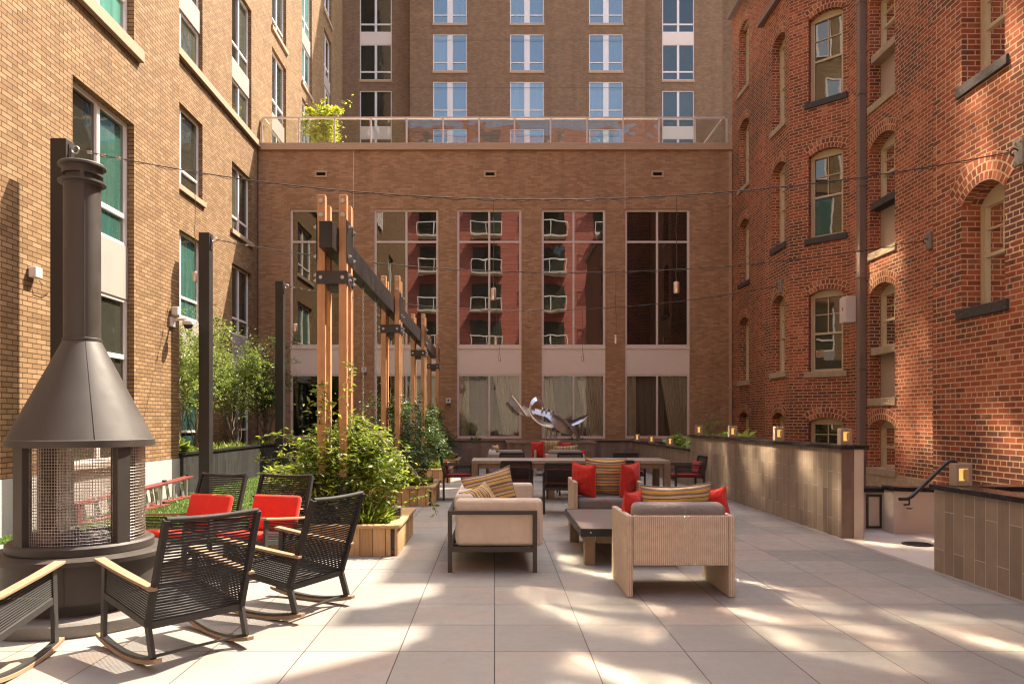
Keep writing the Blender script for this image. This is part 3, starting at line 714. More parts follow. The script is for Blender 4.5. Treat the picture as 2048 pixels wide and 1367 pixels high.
# ================================================================== OLD RED BUILDING (right)
ob=thing('brick_building','old red brick building with arched sash windows, soot marks and canted bay','building',(7.9,15,0)); off=Vector((-7.9,-15,0))
FL=3.14
wm=MB(); am=[]
c45=Vector((.7071,-.7071,0)); n45=Vector((-.7071,-.7071,0)); NXm=(-1,0,0)
P1=Vector((7.15,17.83,0)); P2=Vector((8.12,16.86,0))
def arched(o,u,n,u0,u1,z0,z1,rise=.16,inset=.2,dark=False,ring=.236,panel=None,nosill=False,blind=False):
    """sash window in an arched opening; returns the opening for wall()"""
    o=lo(o)
    zb=z0 if panel is None else panel
    m=MB(); d0=inset; d1=inset+.08; fw=.06; top=z1-rise
    fbox(m,o,u,n,u0,u0+fw,z0,top,d0,d1); fbox(m,o,u,n,u1-fw,u1,z0,top,d0,d1); fbox(m,o,u,n,u0+fw,u1-fw,z0,z0+.06,d0,d1)
    fbox(m,o,u,n,u0+fw,u1-fw,top-.05,top,d0,d1)
    # arched head board
    A,_=arcpts(u0,u1,z1,rise); u_=Vector(u);n_=Vector(n); pt=lambda a,z,d:(o+u_*a-n_*d)+Vector((0,0,z))
    for p1,p2 in zip(A[:-1],A[1:]):
        m.poly([pt(p1[0],top,d0+.01),pt(p2[0],top,d0+.01),pt(*p2,d0+.01),pt(*p1,d0+.01)])
    mid=(z0+top)/2; fbox(m,o,u,n,u0+fw,u1-fw,mid-.025,mid+.025,d0+.01,d1)
    if not blind:
        uc=(u0+u1)/2; fbox(m,o,u,n,uc-.011,uc+.011,mid+.025,top-.05,d0+.025,d1); zq=(mid+top)/2
        for a,b in ((u0+fw,uc-.011),(uc+.011,u1-fw)): fbox(m,o,u,n,a,b,zq-.011,zq+.011,d0+.027,d1)
        # sash stiles
        for a,b in ((u0+fw,u0+fw+.03),(u1-fw-.03,u1-fw)): fbox(m,o,u,n,a,b,z0+.06,top-.05,d0+.018,d1)
    w=m.build('window',M['oldframe'],ob)
    g=MB(); fbox(g,o,u,n,u0+.01,u1-.01,z0+.01,top-.01,inset+.05,inset+.06); g.build('pane',M['glass_o'],w)
    # voussoirs, a brick proud by a hair
    A,(cu,cz,r,a)=arcpts(u0,u1,z1,rise,18)
    g=MB(); L=0; ang=[-a+2*a*i/18 for i in range(19)]
    for a1,a2 in zip(ang[:-1],ang[1:]):
        q=[(r,a1),(r,a2),(r+ring,a2),(r+ring,a1)]; uvq=[(r*a1,0),(r*a2,0),(r*a2,ring),(r*a1,ring)]
        g.poly([pt(cu+rr*math.sin(t_),cz+rr*math.cos(t_),-.008) for rr,t_ in q],uvq)
        q2=[(r,a1,-.008),(r,a2,-.008),(r,a2,.12),(r,a1,.12)]; g.poly([pt(cu+rr*math.sin(t_),cz+rr*math.cos(t_)-.001,d) for rr,t_,d in q2],[(r*a1,0),(r*a2,0),(r*a2,.11),(r*a1,.11)])
        q3=[(r+ring,a1,-.008),(r+ring,a2,-.008),(r+ring,a2,.0),(r+ring,a1,.0)]; g.poly([pt(cu+rr*math.sin(t_),cz+rr*math.cos(t_),d) for rr,t_,d in q3])
    g.build('arch',M['oldarch'],w)
    if panel is not None:
        g=MB(); fbox(g,o,u,n,u0,u1,panel,z0-.16,inset,inset+.05); g.build('blind_panel',M['greyp'],w)
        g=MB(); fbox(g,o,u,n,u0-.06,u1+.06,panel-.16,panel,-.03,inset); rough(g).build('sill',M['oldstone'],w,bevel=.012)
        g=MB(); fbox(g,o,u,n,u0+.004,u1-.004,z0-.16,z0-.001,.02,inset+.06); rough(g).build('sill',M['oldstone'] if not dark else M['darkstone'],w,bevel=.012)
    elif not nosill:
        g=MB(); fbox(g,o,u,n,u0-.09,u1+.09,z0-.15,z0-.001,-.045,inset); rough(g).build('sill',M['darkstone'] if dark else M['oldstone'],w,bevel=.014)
    return (u0,u1,zb,z1,rise)
def rough(g):
    g.v=[(x+random.uniform(-.008,.008),y+random.uniform(-.008,.008),z+random.uniform(-.006,.006)) for x,y,z in g.v]; return g
# far wall
o_=(7.9,20.15,0); ops=[]
for i,(a,b) in enumerate(((.30,1.75),(2.72,4.75),(5.85,7.85),(8.9,11.0),(12.0,14.1))):
    ops.append(arched(o_,UY,NXm,2.7,3.6,a,b,.17,.22,dark=i in(2,),nosill=i==0))
wall(wm,lo(o_),UY,NXm,4.3,-.3,14.8,ops,.3)
# bay: front, canted face to camera, canted face away
o_=(7.15,17.83,0); ops=[]
for i,(a,b) in enumerate(((.30,1.68),(2.69,4.62),(5.88,7.97),(8.88,11.17))):
    ops.append(arched(o_,UY,NXm,.28,1.12,a,b,.15,.2,dark=i==2,nosill=i==0))
wall(wm,lo(o_),UY,NXm,1.61,-.3,12.0,ops,.28)
ops=[]
for i,(a,b) in enumerate(((.30,1.55),(2.63,4.55),(5.80,7.85),(9.02,11.1))):
    ops.append(arched(tuple(P1),c45,n45,.46,1.25,a,b,.12,.14,dark=i>1,nosill=i==0))
wall(wm,lo(P1),c45,n45,(P2-P1).length,-.3,12.0,ops,.25)
wall(wm,lo((7.15,19.44,0)),Vector((.7071,.7071,0)),Vector((-.7071,.7071,0)),1.06,-.3,12.0,[],.1)
wm.poly([lo(p) for p in ((7.15,17.83,12.0),(7.15,19.44,12.0),(7.9,20.19,12.0),(8.12,20.19,12.0),(8.12,16.86,12.0))])
wall(wm,lo((7.9,16.86,0)),UY,NXm,3.33,12.0,14.8,[],.1)
# middle wall with recessed window column
o_=(8.12,10.9,0); ops=[arched(o_,UY,NXm,4.02,5.02,.47,1.50,.14,.24)]
for i,b in enumerate((1.95,5.08,8.25,11.4)):
    ops.append(arched(o_,UY,NXm,4.02,5.02,b+1.08,b+2.42,.17,.24,panel=b,dark=i in (1,)))
wall(wm,lo(o_),UY,NXm,5.96,.36,14.0,ops,.32)
# near block
o_=(6.5,-3,0); ops=[]
for i,(a,b) in enumerate(((3.02,4.66),(6.12,7.80),(9.2,10.9))):
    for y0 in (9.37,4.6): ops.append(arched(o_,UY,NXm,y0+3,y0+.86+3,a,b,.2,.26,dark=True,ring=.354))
wall(wm,lo(o_),UY,NXm,13.9,-.3,12.6,ops,.34)
wm.poly([lo(p) for p in ((6.5,10.9,-.3),(8.12,10.9,-.3),(8.12,10.9,12.6),(6.5,10.9,12.6))])
wm.poly([lo(p) for p in ((6.5,-3,-.3),(20,-3,-.3),(20,-3,12.6),(6.5,-3,12.6))])
wm.poly([lo(p) for p in ((20,-3,-.3),(20,24.45,-.3),(20,24.45,14.8),(20,-3,14.8))]); wm.poly([lo(p) for p in ((7.9,24.45,-.3),(20,24.45,-.3),(20,24.45,14.8),(7.9,24.45,14.8))])
wm.build('wall',M['old'],ob)
m=MB(); m.span(lo((8.10,10.9,-.3)),lo((8.35,16.9,.36))); rough(m).build('foundation',M['oldstone'],ob)
m=MB()
m.span(lo((6.52,-2.98,12.6)),lo((20,10.9,12.72))); m.span(lo((8.0,10.9,14.0)),lo((20,24.4,14.86))); m.build('roof',M['greyp'],ob)
for a_,b_ in (((7.72,20.4,14.76),(7.98,24.45,14.90)),((7.03,17.6,11.98),(7.2,19.7,12.12)),((6.35,-3,12.5),(6.5,10.95,12.74))):
    m=MB(); m.span(lo(a_),lo(b_)); m.build('eaves_gutter',M['taupe'],ob)
m=MB(); m.bar(lo((7.05,17.70,12.05)),lo((8.05,16.72,12.05)),.20,.14); m.build('eaves_gutter',M['taupe'],ob)
m=MB(); m.span(lo((7.97,16.05,.0)),lo((8.11,16.19,14)))
for z in range(0,14,2): m.span(lo((7.955,16.03,z+.6)),lo((8.115,16.21,z+.66)))
m.build('downspout',M['taupe'],ob)
# unseen roof blocks and stacks, added and stepped to shape the terrace's shade
m=MB()
for (x0,y0,x1,y1,z0,z1) in ((8.7,10.95,14,12.9,14.0,20.2),(8.7,12.9,14,15.15,14.0,16.9),(8.7,15.15,14,18.4,14.0,17.9),(8.7,18.4,14,24.35,14.0,20.5)): m.span(lo((x0,y0,z0)),lo((x1,y1,z1)))
m.build('roof_shade_block',M['old'],ob)
m=MB(); pl=[(8.15,24.6),(11.1,34),(20,34),(20,24.6)]  # unseen block added behind the end wall to shade the far lounge
for (p_,q_) in zip(pl,pl[1:]+pl[:1]): m.poly([lo((*p_,0)),lo((*q_,0)),lo((*q_,17.8)),lo((*p_,17.8))])
m.poly([lo((*p_,17.8)) for p_ in pl]); m.build('rear_shade_block',M['old'],ob)
for (x,y,z0,z1,w_,l_) in ((8.3,3.6,12.7,15.0,.8,1.1),(8.2,6.4,12.7,15.0,.7,1.2),(8.8,14.0,16.9,18.1,.5,.35)):  # invented stacks above view, put in to break up the shade edge
    m=MB(); m.span(lo((x,y,z0)),lo((x+w_,y+l_,z1))); m.span(lo((x-.06,y-.06,z1)),lo((x+w_+.06,y+l_+.06,z1+.12))); m.build('roof_shade_stack',M['old'],ob)

# ================================================================== building across the street (seen mirrored in the glass)
rb=thing('apartment_building','red sided apartment block with balconies mirrored in the hall windows','building',(0,-15,0)); off=Vector((0,15,0))
m=MB(); m.span(lo((-14,-27,6.6)),lo((16,-15,27))); m.build('wall',M['redsiding'],rb); m=MB(); m.span(lo((-14.1,-27,0)),lo((16.1,-14.9,6.59))); m.build('base_storeys',M['landing'],rb)
for i,x in enumerate((-9.8,-5.2,-.7,4.8,10)):
    for k in range(2,8):
        z=1.3+k*3.25
        m=MB(); m.span(lo((x-1.3,-15,z)),lo((x+1.3,-14.93,z+2.3))); w=m.build('balcony_door',M['glass_d'],rb)
        m=MB(); m.span(lo((x-1.4,-15,z-.25)),lo((x+1.4,-13.7,z-.08))); b_=m.build('balcony',M['concrete'],rb)
        m=MB()
        for xx in (x-1.36,x,x+1.36): m.span(lo((xx-.03,-13.76,z-.08)),lo((xx+.03,-13.72,z+.95)))
        m.span(lo((x-1.4,-13.77,z+.9)),lo((x+1.4,-13.71,z+.98))); m.build('rail',M['whiteframe'],b_)
# ================================================================== PLANTER AND TERRACE WALLS
def tiled_wall(name,label,loc,boxes,caps,tile,soils=(),extra=()):
    o=thing(name,label,'low wall',loc); L=Vector(loc)
    m=MB()
    for a,b in boxes: m.span(Vector(a)-L,Vector(b)-L)
    m.build('tiled_face',tile,o)
    m=MB()
    for a,b in caps: m.span(Vector(a)-L,Vector(b)-L)
    m.build('cap',M['capstone'],o,bevel=.006)
    for a,b in soils:
        m=MB(); m.span(Vector(a)-L,Vector(b)-L); m.build('soil',M['soil'],o)
    for a,b,mt in extra:
        m=MB(); m.span(Vector(a)-L,Vector(b)-L); m.build('end_strip',mt,o)
    return o
tiled_wall('planter_wall','charcoal tiled planter wall with black cap below the tan wing windows',(-6.1,18.7,0),
  [((-6.26,14.36,-.05),(-6.09,23.18,.80)),((-7.84,14.37,-.05),(-6.27,14.52,.80))],[((-6.29,14.32,.802),(-6.06,23.16,.85))],M['tilewall_b'],[((-7.84,14.53,-.05),(-6.265,24.45,.76))])
tiled_wall('planter_wall','dark brown tiled planter wall with thin black cap below the hall windows',(-1,23.3,0),
  [((-6.085,23.2,-.05),(4.365,23.38,.80))],[((-6.26,23.17,.802),(4.36,23.42,.85))],M['tilewall_d'],[((-6.26,23.43,-.05),(7.85,24.47,.78))])
tiled_wall('planter_wall','lower grey brown tiled planter wall with lit lamps beyond the taller tiled wall',(4.45,19.8,0),
  [((4.37,16.425,-.05),(4.55,23.38,.79))],[((4.34,16.41,.792),(4.60,23.17,.835))],M['tilewall'],[((4.556,16.45,-.05),(7.88,23.42,.74))])
tiled_wall('terrace_wall','tall grey brown plank tiled wall with black stone cap beside the lounge chairs',(4.5,12.8,0),
  [((4.37,9.29,-.05),(4.64,16.42,1.115))],[((4.335,9.22,1.117),(4.70,16.44,1.165))],M['tilewall'],extra=[((4.368,9.26,-.05),(4.525,9.288,1.114),M['tilewall_d']),((4.527,9.255,-.05),(4.645,9.288,1.114),M['concrete'])])
tiled_wall('planter_wall','short plank tiled planter wall with lamp nearest the camera on the right',(4.9,5,0),
  [((4.34,1.5,-.05),(4.56,7.26,.80)),((4.565,7.04,-.05),(5.75,7.255,.80)),((5.55,1.5,-.05),(5.75,7.03,.80))],
  [((4.305,1.5,.802),(4.60,7.295,.848)),((4.602,7.0,.802),(5.80,7.295,.848)),((5.5,1.5,.802),(5.80,6.998,.848))],M['tilewall'],[((4.565,1.5,-.05),(5.545,7.03,.55))])
def conc_wall(label,boxes,caps,loc):
    o=thing('stair_wall',label,'low wall',loc); L=Vector(loc); m=MB()
    for a,b in boxes: m.span(Vector(a)-L,Vector(b)-L)
    m.build('concrete_face',M['concrete'],o,bevel=.008)
    m=MB()
    for a,b in caps: m.span(Vector(a)-L,Vector(b)-L)
    m.build('cap',M['capstone'],o,bevel=.005); return o
conc_wall('pale concrete wall with framed hatch and black cap behind the tall tiled wall end',[((4.65,10.05,-.05),(5.34,10.3,.50))],[((4.65,10.0,.502),(5.36,10.34,.56))],(5,10.1,0))
conc_wall('pale concrete stair wall with sloping black cap carrying the long handrail',[((5.22,9.62,-.05),(6.46,9.86,.56))],[],(5.8,9.7,0))
o=[x for x in COL.objects if x.name.startswith('stair_wall')][-1]
m=MB(); m.bar((-.60,.04,.585),(.66,.04,.545),.30,.055); m.build('cap',M['capstone'],o,bevel=.004)
hd=thing('access_hatch','small pale hatch in a dark metal frame on the concrete wall','hatch',(5.18,10.045,.28))
m=MB()
for a,b in (((-.105,-.012,-.27),(-.075,.0,.19)),((.075,-.012,-.27),(.105,.0,.19)),((-.075,-.012,.16),(.075,.0,.19)),((-.075,-.012,-.27),(.075,.0,-.24))): m.span(a,b)
m.build('frame',M['brownmetal'],hd); m=MB(); m.span((-.075,-.005,-.24),(.075,.001,.16)); m.build('panel',M['concrete'],hd)
hr=thing('handrail','long black pipe handrail rising along the sloping stair wall','handrail',(5.55,9.5,.6))
pts=[Vector(p)-Vector((5.55,9.5,.6)) for p in ((5.20,9.45,.47),(5.30,9.45,.47),(5.36,9.45,.50),(5.80,9.45,.925),(5.84,9.45,.95),(5.90,9.45,.955),(5.935,9.45,.93),(5.945,9.45,.88),(5.95,9.45,.60))]
m=MB(); m.tube(pts,.023,10); m.build('rail',M['black'],hr,smooth=50)
m=MB(); m.tube([(-.22,-.05,-.13),(-.22,-.05,-.2),(-.20,.1,-.22)],.012,8); m.lathe([(.035,0),(.035,.012)],14,(-.2,-.02,-.26)); m.build('bracket',M['black'],hr)
hr=thing('handrail','short black handrail stub on the concrete wall beside the hatch','handrail',(4.8,10.0,.4))
m=MB(); m.tube([(-.12,0,.015),(.14,0,.015)],.022,10); m.build('rail',M['black'],hr,smooth=50)
m=MB(); m.tube([(-.06,0,0),(-.06,0,-.07),(-.06,.06,-.09)],.012,8); m.build('bracket',M['black'],hr)
mh=thing('drain_cover','round dark slotted metal drain cover set in the concrete landing','drain cover',(5.06,8.8,0))
m=MB(); m.lathe([(.17,-.004),(.17,.006),(.155,.009)],40); m.build('rim',M['brownmetal'],mh,smooth=40)
m=MB(); m.lathe([(.152,.0),(.152,.010)],40)
for k in range(-6,7):
    y=k*.021; h=math.sqrt(max(.0,.14**2-y*y)); m.span((-h,y-.006,.0101),(h,y+.006,.0125))
m.build('grate',M['black'],mh)

# ================================================================== WALL LAMPS (lit)
def wall_lamp(x,y,z,label,w=.15,h=.21):
    o=thing('wall_lamp',label,'lamp',(x,y,z),0,'small lit lamps along the tiled walls')
    m=MB(); t=.028; d=.10
    m.span((-w/2,-d/2,0),(-w/2+t*1.3,d/2,h)); m.span((w/2-t*1.3,-d/2,0),(w/2,d/2,h)); m.span((-w/2+t*1.3,-d/2,0),(w/2-t*1.3,d/2,.05)); m.span((-w/2+t*1.3,-d/2,h-.045),(w/2-t*1.3,d/2,h)); 
    m.build('housing',M['lampbody'],o,bevel=.006)
    m=MB(); m.lathe([(.034,.052),(.022,.066),(.022,h-.066),(.034,h-.05)],16); m.build('lamp_core',M['lit'],o,smooth=50)
    m=MB(); m.span((-w/2+t*1.3,-d/2+.01,h-.052),(w/2-t*1.3,d/2-.01,h-.0455)); m.build('diffuser',M['lit'],o)
    m=MB(); m.span((-w/2+t*1.3,d/2-.006,.05),(w/2-t*1.3,d/2-.002,h-.052)); m.build('back_plate',M['lampbody'],o)
wall_lamp(4.50,16.2,1.166,'small lit lamp at the far end of the tall tiled wall')
wall_lamp(4.50,13.9,1.166,'small lit lamp on the tall tiled wall, second from its far end')
wall_lamp(4.50,11.65,1.166,'small lit lamp on the tall tiled wall, second from its near end',)
wall_lamp(4.50,9.45,1.166,'small lit lamp on the near end of the tall tiled wall')
wall_lamp(4.46,23.0,.836,'small lit lamp on the low planter wall, nearest the hall corner',.16,.23)
wall_lamp(4.46,20.9,.836,'small lit lamp in the middle of the low planter wall trio',.16,.22)
wall_lamp(4.46,18.7,.836,'small lit lamp on the low planter wall right beside the tall wall',.16,.22)
wall_lamp(4.50,7.10,.849,'large looking lit lamp on the short planter wall by the handrail',.165,.215)

# ================================================================== STEEL POSTS, CABLES, PENDANTS
ZP=5.17; ptop=[]
for k,(Y,lab) in enumerate(((9.62,'dark square steel post rising behind the fireplace flue'),(14.45,'dark square steel post standing between fireplace and shrub planter'),(19.5,'dark square steel post farthest back beside the timber frame'))):
    o=thing('steel_post',lab,'post',(-5.71,Y+.1,0),0,'dark steel posts carrying the cables')
    m=MB(); m.span((-.105,-.1,-.04),(.105,.1,ZP)); m.build('shaft',M['poststeel'],o,bevel=.008)
    m=MB(); m.span((.106,-.05,ZP-.32),(.118,.05,ZP-.06)); m.build('eye_plate',M['black'],o)
    m=MB(); m.tube([(.118+.05*math.cos(a)+.05,0,ZP-.12+.05*math.sin(a)) for a in [i*PI/6 for i in range(12)]],.011,8,closed=True); m.build('ring',M['galv'],o,smooth=60)
    ptop.append(Vector((-5.71+.22,Y+.1,ZP-.12)))
def plate_at(px,py,X): return Vector((X,X*F/(px-VX),H-(py-VY)/F*X*F/(px-VX)))
ends=[]
for (px,py,X,lab) in ((2036,304,6.44,'pale steel anchor plate with hook at the right edge of the red brick'),(1856,481,8.06,'pale steel anchor plate with hook on the red brick past the downspout'),(1559,572,7.09,'pale steel anchor plate with hook above the canted bay window')):
    p=plate_at(px,py,X); o=thing('anchor_plate',lab,'anchor plate',p,0,'steel plates anchoring the cables to the old brick')
    m=MB(); m.span((.0,-.07,-.16),(.055,.07,.16)); m.build('plate',M['galv'],o,bevel=.004)
    for y in (-.045,.045):
        for z in (-.12,.12): m=MB(); m.span((-.014,y-.012,z-.012),(0,y+.012,z+.012)); m.build('bolt',M['galv'],o)
    m=MB(); m.tube([(0,0,.02),(-.05,0,.045),(-.09,0,.02),(-.09,0,-.03),(-.05,0,-.05)],.010,8); m.build('hook',M['black'],o,smooth=60)
    ends.append(p+Vector((-.09,0,0)))
def cable(a,b,sag,label):
    o=thing('string_cable',label,'cable',(a+b)/2,0,'cables strung across the courtyard'); C_=(a+b)/2
    pt=lambda f:a.lerp(b,f)+Vector((0,0,-4*sag*f*(1-f)))
    m=MB(); m.tube([pt(i/48)-C_ for i in range(49)],.0068,6); m.build('wire_rope',M['cable'],o,smooth=60)
    m=MB(); m.tube([pt(i/160)-C_+Vector((0,.012*math.cos(i*1.1),-.012+.016*math.sin(i*1.1))) for i in range(161)],.0042,5); m.build('lamp_flex',M['cable'],o,smooth=60)
    m=MB()
    for f in (.012,.028,.045): q=pt(f)-C_; m.box(q,(.05,.03,.035))
    m.build('clamp',M['galv'],o); return pt
cA=cable(ptop[0],ends[0],.62,'nearest sagging cable from the post behind the flue to the right edge')
cB=cable(ptop[1],ends[1],.62,'middle sagging cable starting at the post by the shrub planter')
cC=cable(ptop[2],ends[2],.62,'farthest sagging cable ending above the canted bay')
def pendant(pt,px,py,label,r=.032,h=.17):
    best=min((abs(VX+pt(f)[0]*F/pt(f)[1]-px),f) for f in [i/400 for i in range(401)])[1]; q=pt(best)
    z=H-(py-VY)/F*q[1]
    o=thing('pendant_lamp',label,'lamp',(q.x,q.y,z),0,'pendant lamps hung from the cables')
    m=MB(); L=q.z-z
    m.tube([(random.uniform(-.008,.008) if 0<i<9 else 0,0,h/2+(L-h/2-.01)*i/10) for i in range(11)],.0042,5); m.build('flex',M['cable'],o)
    m=MB(); m.lathe([(r*.9,-h/2),(r,-h/2+.01),(r,h/2-.01),(r*.85,h/2)],20); m.build('shade',M['chrome'],o,smooth=45)
    m=MB(); m.lathe([(r*.4,h/2),(r*.25,h/2+.03)],12); m.build('cord_grip',M['cable'],o)
pendant(cA,392,553,'metal cylinder pendant hanging beside the second steel post',.03,.13)
pendant(cA,987,588,'metal cylinder pendant hanging in front of the middle hall window, uppermost there',.034,.15)
pendant(cA,1353,575,'metal cylinder pendant in front of the rightmost tall hall window',.036,.14)
pendant(cB,1233,678,'metal cylinder pendant in front of the brick pier left of the last window')
pendant(cB,993,682,'metal cylinder pendant just above the middle pale spandrel panel')
pendant(cC,1000,716,'small metal pendant in front of the middle pale spandrel panel')
pendant(cC,1165,716,'small metal pendant in front of the fourth pale spandrel panel')
pendant(cB,591,655,'metal cylinder pendant left of the timber frame in front of the first window',.036,.16)

# ================================================================== small things on the walls
def wallbox(name,label,cat,loc,size,mat,extra=None):
    o=thing(name,label,cat,loc); m=MB(); m.box((0,0,0),size); m.build('case',mat,o,bevel=.01)
    if extra: extra(o)
    return o
q=6.15*F/(VX-62)
def cablebit(o): m=MB(); m.tube([(0,.07,-.09),(.02,.12,-.14),(.02,.3,-.15),(.0,.42,-.10)],.006,6); m.build('flex',M['cable'],o)
wallbox('sensor_box','small pale sensor box with loose wire on the tan wall near the flue','sensor box',(-6.09,q,H-(545-VY)/F*q),(.10,.15,.14),M['plastic'],cablebit)
Yd=14.0; p=Vector((-6.0,Yd,H-(640-VY)/F*Yd))
o=thing('security_camera','white dome security camera on a bracket at the tan wall corner','security camera',p)
m=MB(); m.span((-.15,-.09,-.13),(-.10,.09,.05)); m.tube([(-.12,0,-.02),(0,0,.02),(.16,0,.02)],.03,10); m.build('bracket',M['plastic'],o,bevel=.008)
m=MB(); m.lathe([(.02,.03),(.10,.0),(.105,-.06),(.10,-.07)],24,(.17,0,-.02)); m.build('housing',M['plastic'],o,smooth=50)
m=MB(); m.lathe([(.085,-.07),(.075,-.11),(.045,-.14),(.001,-.15)],24,(.17,0,-.02)); m.build('dome',M['capstone'],o,smooth=60)
m=MB(); m.span((-.12,-.07,.10),(-.0,.07,.25)); m.build('junction_box',M['plastic'],o,bevel=.01)
for px,py,lab in ((897,801,'small pale alarm box on the brick pier right of the second hall window'),(728,739,'small pale alarm box on the brick pier behind the hanging chain')):
    p=P(px,py,24.44)
    def ex(o): m=MB(); m.span((-.06,-.07,-.13),(.06,.02,-.085)); m.build('base',M['brownmetal'],o); m=MB(); m.lathe([(.03,0),(.03,.012)],14); l=m.build('lens',M['darkstone'],o); l.rotation_euler=(PI/2,0,0); l.location=(0,-.06,.02)
    wallbox('alarm_box',lab,'alarm box',p,(.17,.11,.17),M['plastic'],ex)
p=Vector((7.86,16.36,H-(619-VY)/F*16.3))
def exb(o): m=MB(); m.span((-.115,-.155,-.27),(-.105,.155,.27)); m.build('cover',M['plastic'],o,bevel=.006); m=MB(); m.span((-.12,-.02,-.02),(-.1151,.02,.06)); m.build('badge',M['red'],o)
wallbox('antenna_panel','white rounded antenna panel mounted beside the grey downspout','antenna panel',p,(.20,.33,.58),M['plastic'],exb)

# ================================================================== FIREPLACE
fp=thing('outdoor_fireplace','round dark bronze outdoor fireplace with conical hood and tall flue','fireplace',(-3.15,5.62,0),R(0))
m=MB(); m.lathe([(.69,0),(.70,.012),(.70,.085),(.685,.10),(0,.10)],72); m.build('stone_hearth',M['granite_d'] if 'granite_d' in M else M['concrete'],fp,smooth=40)
m=MB(); m.lathe([(.48,.10),(.48,.19),(.555,.19),(.555,.46),(.612,.468),(.615,.50),(.555,.515),(.0,.515)],72); m.build('drum_base',M['brownmetal'],fp,smooth=35)
for k in range(4):
    a=k*PI/2+.3; m=MB(); m.box((.5565*math.cos(a),.5565*math.sin(a),.325),(.006,.012,.26),RZ(a)); m.build('panel_seam',M['black'],fp)
m=MB(); m.lathe([(.48,.515),(.502,.52),(.502,.57),(.482,.585),(.42,.585),(.42,.52)],72); m.build('firebox_ring',M['brownmetal'],fp,smooth=35)
for k in range(4):
    a=R(-117)+k*PI/2; m=MB(); m.box((.445*math.cos(a),.445*math.sin(a),.94),(.075,.11,.72),RZ(a)); m.build('column',M['brownmetal'],fp,bevel=.006)
m=MB(); m.box((0,.0,.56),(.5,.5,.05)); m.build('burner_tray',M['black'],fp)
m=MB(); rr=random.Random(5)
for i in range(150):
    a=rr.uniform(0,2*PI); r=.40*math.sqrt(rr.random()); s_=rr.uniform(.015,.036)
    b=len(m.v); m.box((r*math.cos(a),r*math.sin(a),.585+rr.uniform(0,.035)),(s_*1.6,s_*1.2,s_),Matrix.Rotation(rr.uniform(0,6),3,'Z')@Matrix.Rotation(rr.uniform(0,6),3,'X'))
props(m.build('lava_rocks',M['rock'],fp,bevel=.005),kind='stuff')
# woven wire screens: four curved panels between the columns
for k in range(4):
    a0=R(-117)+k*PI/2+.125; a1=R(-117)+(k+1)*PI/2-.125; m=MB(); r=.434; nv=29
    for i in range(nv+1):
        a=a0+(a1-a0)*i/nv; m.tube([(r*math.cos(a),r*math.sin(a),.585),(r*math.cos(a),r*math.sin(a),1.30)],.0021,4,cap=False)
    for j in range(32):
        z=.595+j*.0222; m.tube([((r+.003)*math.cos(a0+(a1-a0)*i/14),(r+.003)*math.sin(a0+(a1-a0)*i/14),z) for i in range(15)],.0021,4,cap=False)
    m.build('wire_screen',M['chrome'],fp)
m=MB(); m.lathe([(.495,1.285),(.507,1.285),(.507,1.335),(.497,1.34),(.130,2.085),(.120,2.085),(.482,1.33),(.482,1.285)],96,capb=False,capt=False); m.lathe([(.495,1.285),(.482,1.285)],96,capb=False,capt=False); m.build('hood',M['brownmetal'],fp,smooth=35)
m=MB(); m.lathe([(.136,2.08),(.136,2.10),(.128,2.105),(.128,3.265),(.135,3.27),(.135,3.285),(.12,3.29)],64,capb=False); m.lathe([(.115,3.30),(.115,3.36)],40); m.build('flue',M['brownmetal'],fp,smooth=35)
m=MB(); m.bar((.122*math.cos(-.9),.122*math.sin(-.9)-.006,2.11),(.122*math.cos(-.9),.122*math.sin(-.9)-.006,3.26),.006,.012,(0,1,0)); m.build('weld_seam',M['brownmetal'],fp); m=MB(); m.bar((.494*math.cos(-.9),.494*math.sin(-.9),1.345),(.129*math.cos(-.9),.129*math.sin(-.9),2.08),.006,.008,(0,1,0)); m.build('weld_seam',M['brownmetal'],fp)
m=MB(); m.lathe([(.125,3.275),(.165,3.28),(.165,3.295),(.12,3.30)],64); m.lathe([(.138,3.345),(.138,3.40),(.165,3.405),(.165,3.42),(.155,3.43),(0,3.44)],64)
for k in range(4):
    a=k*PI/2+.5; m.box((.135*math.cos(a),.135*math.sin(a),3.32),(.012,.03,.06),RZ(a))
m.build('flue_cap',M['brownmetal'],fp,smooth=35)

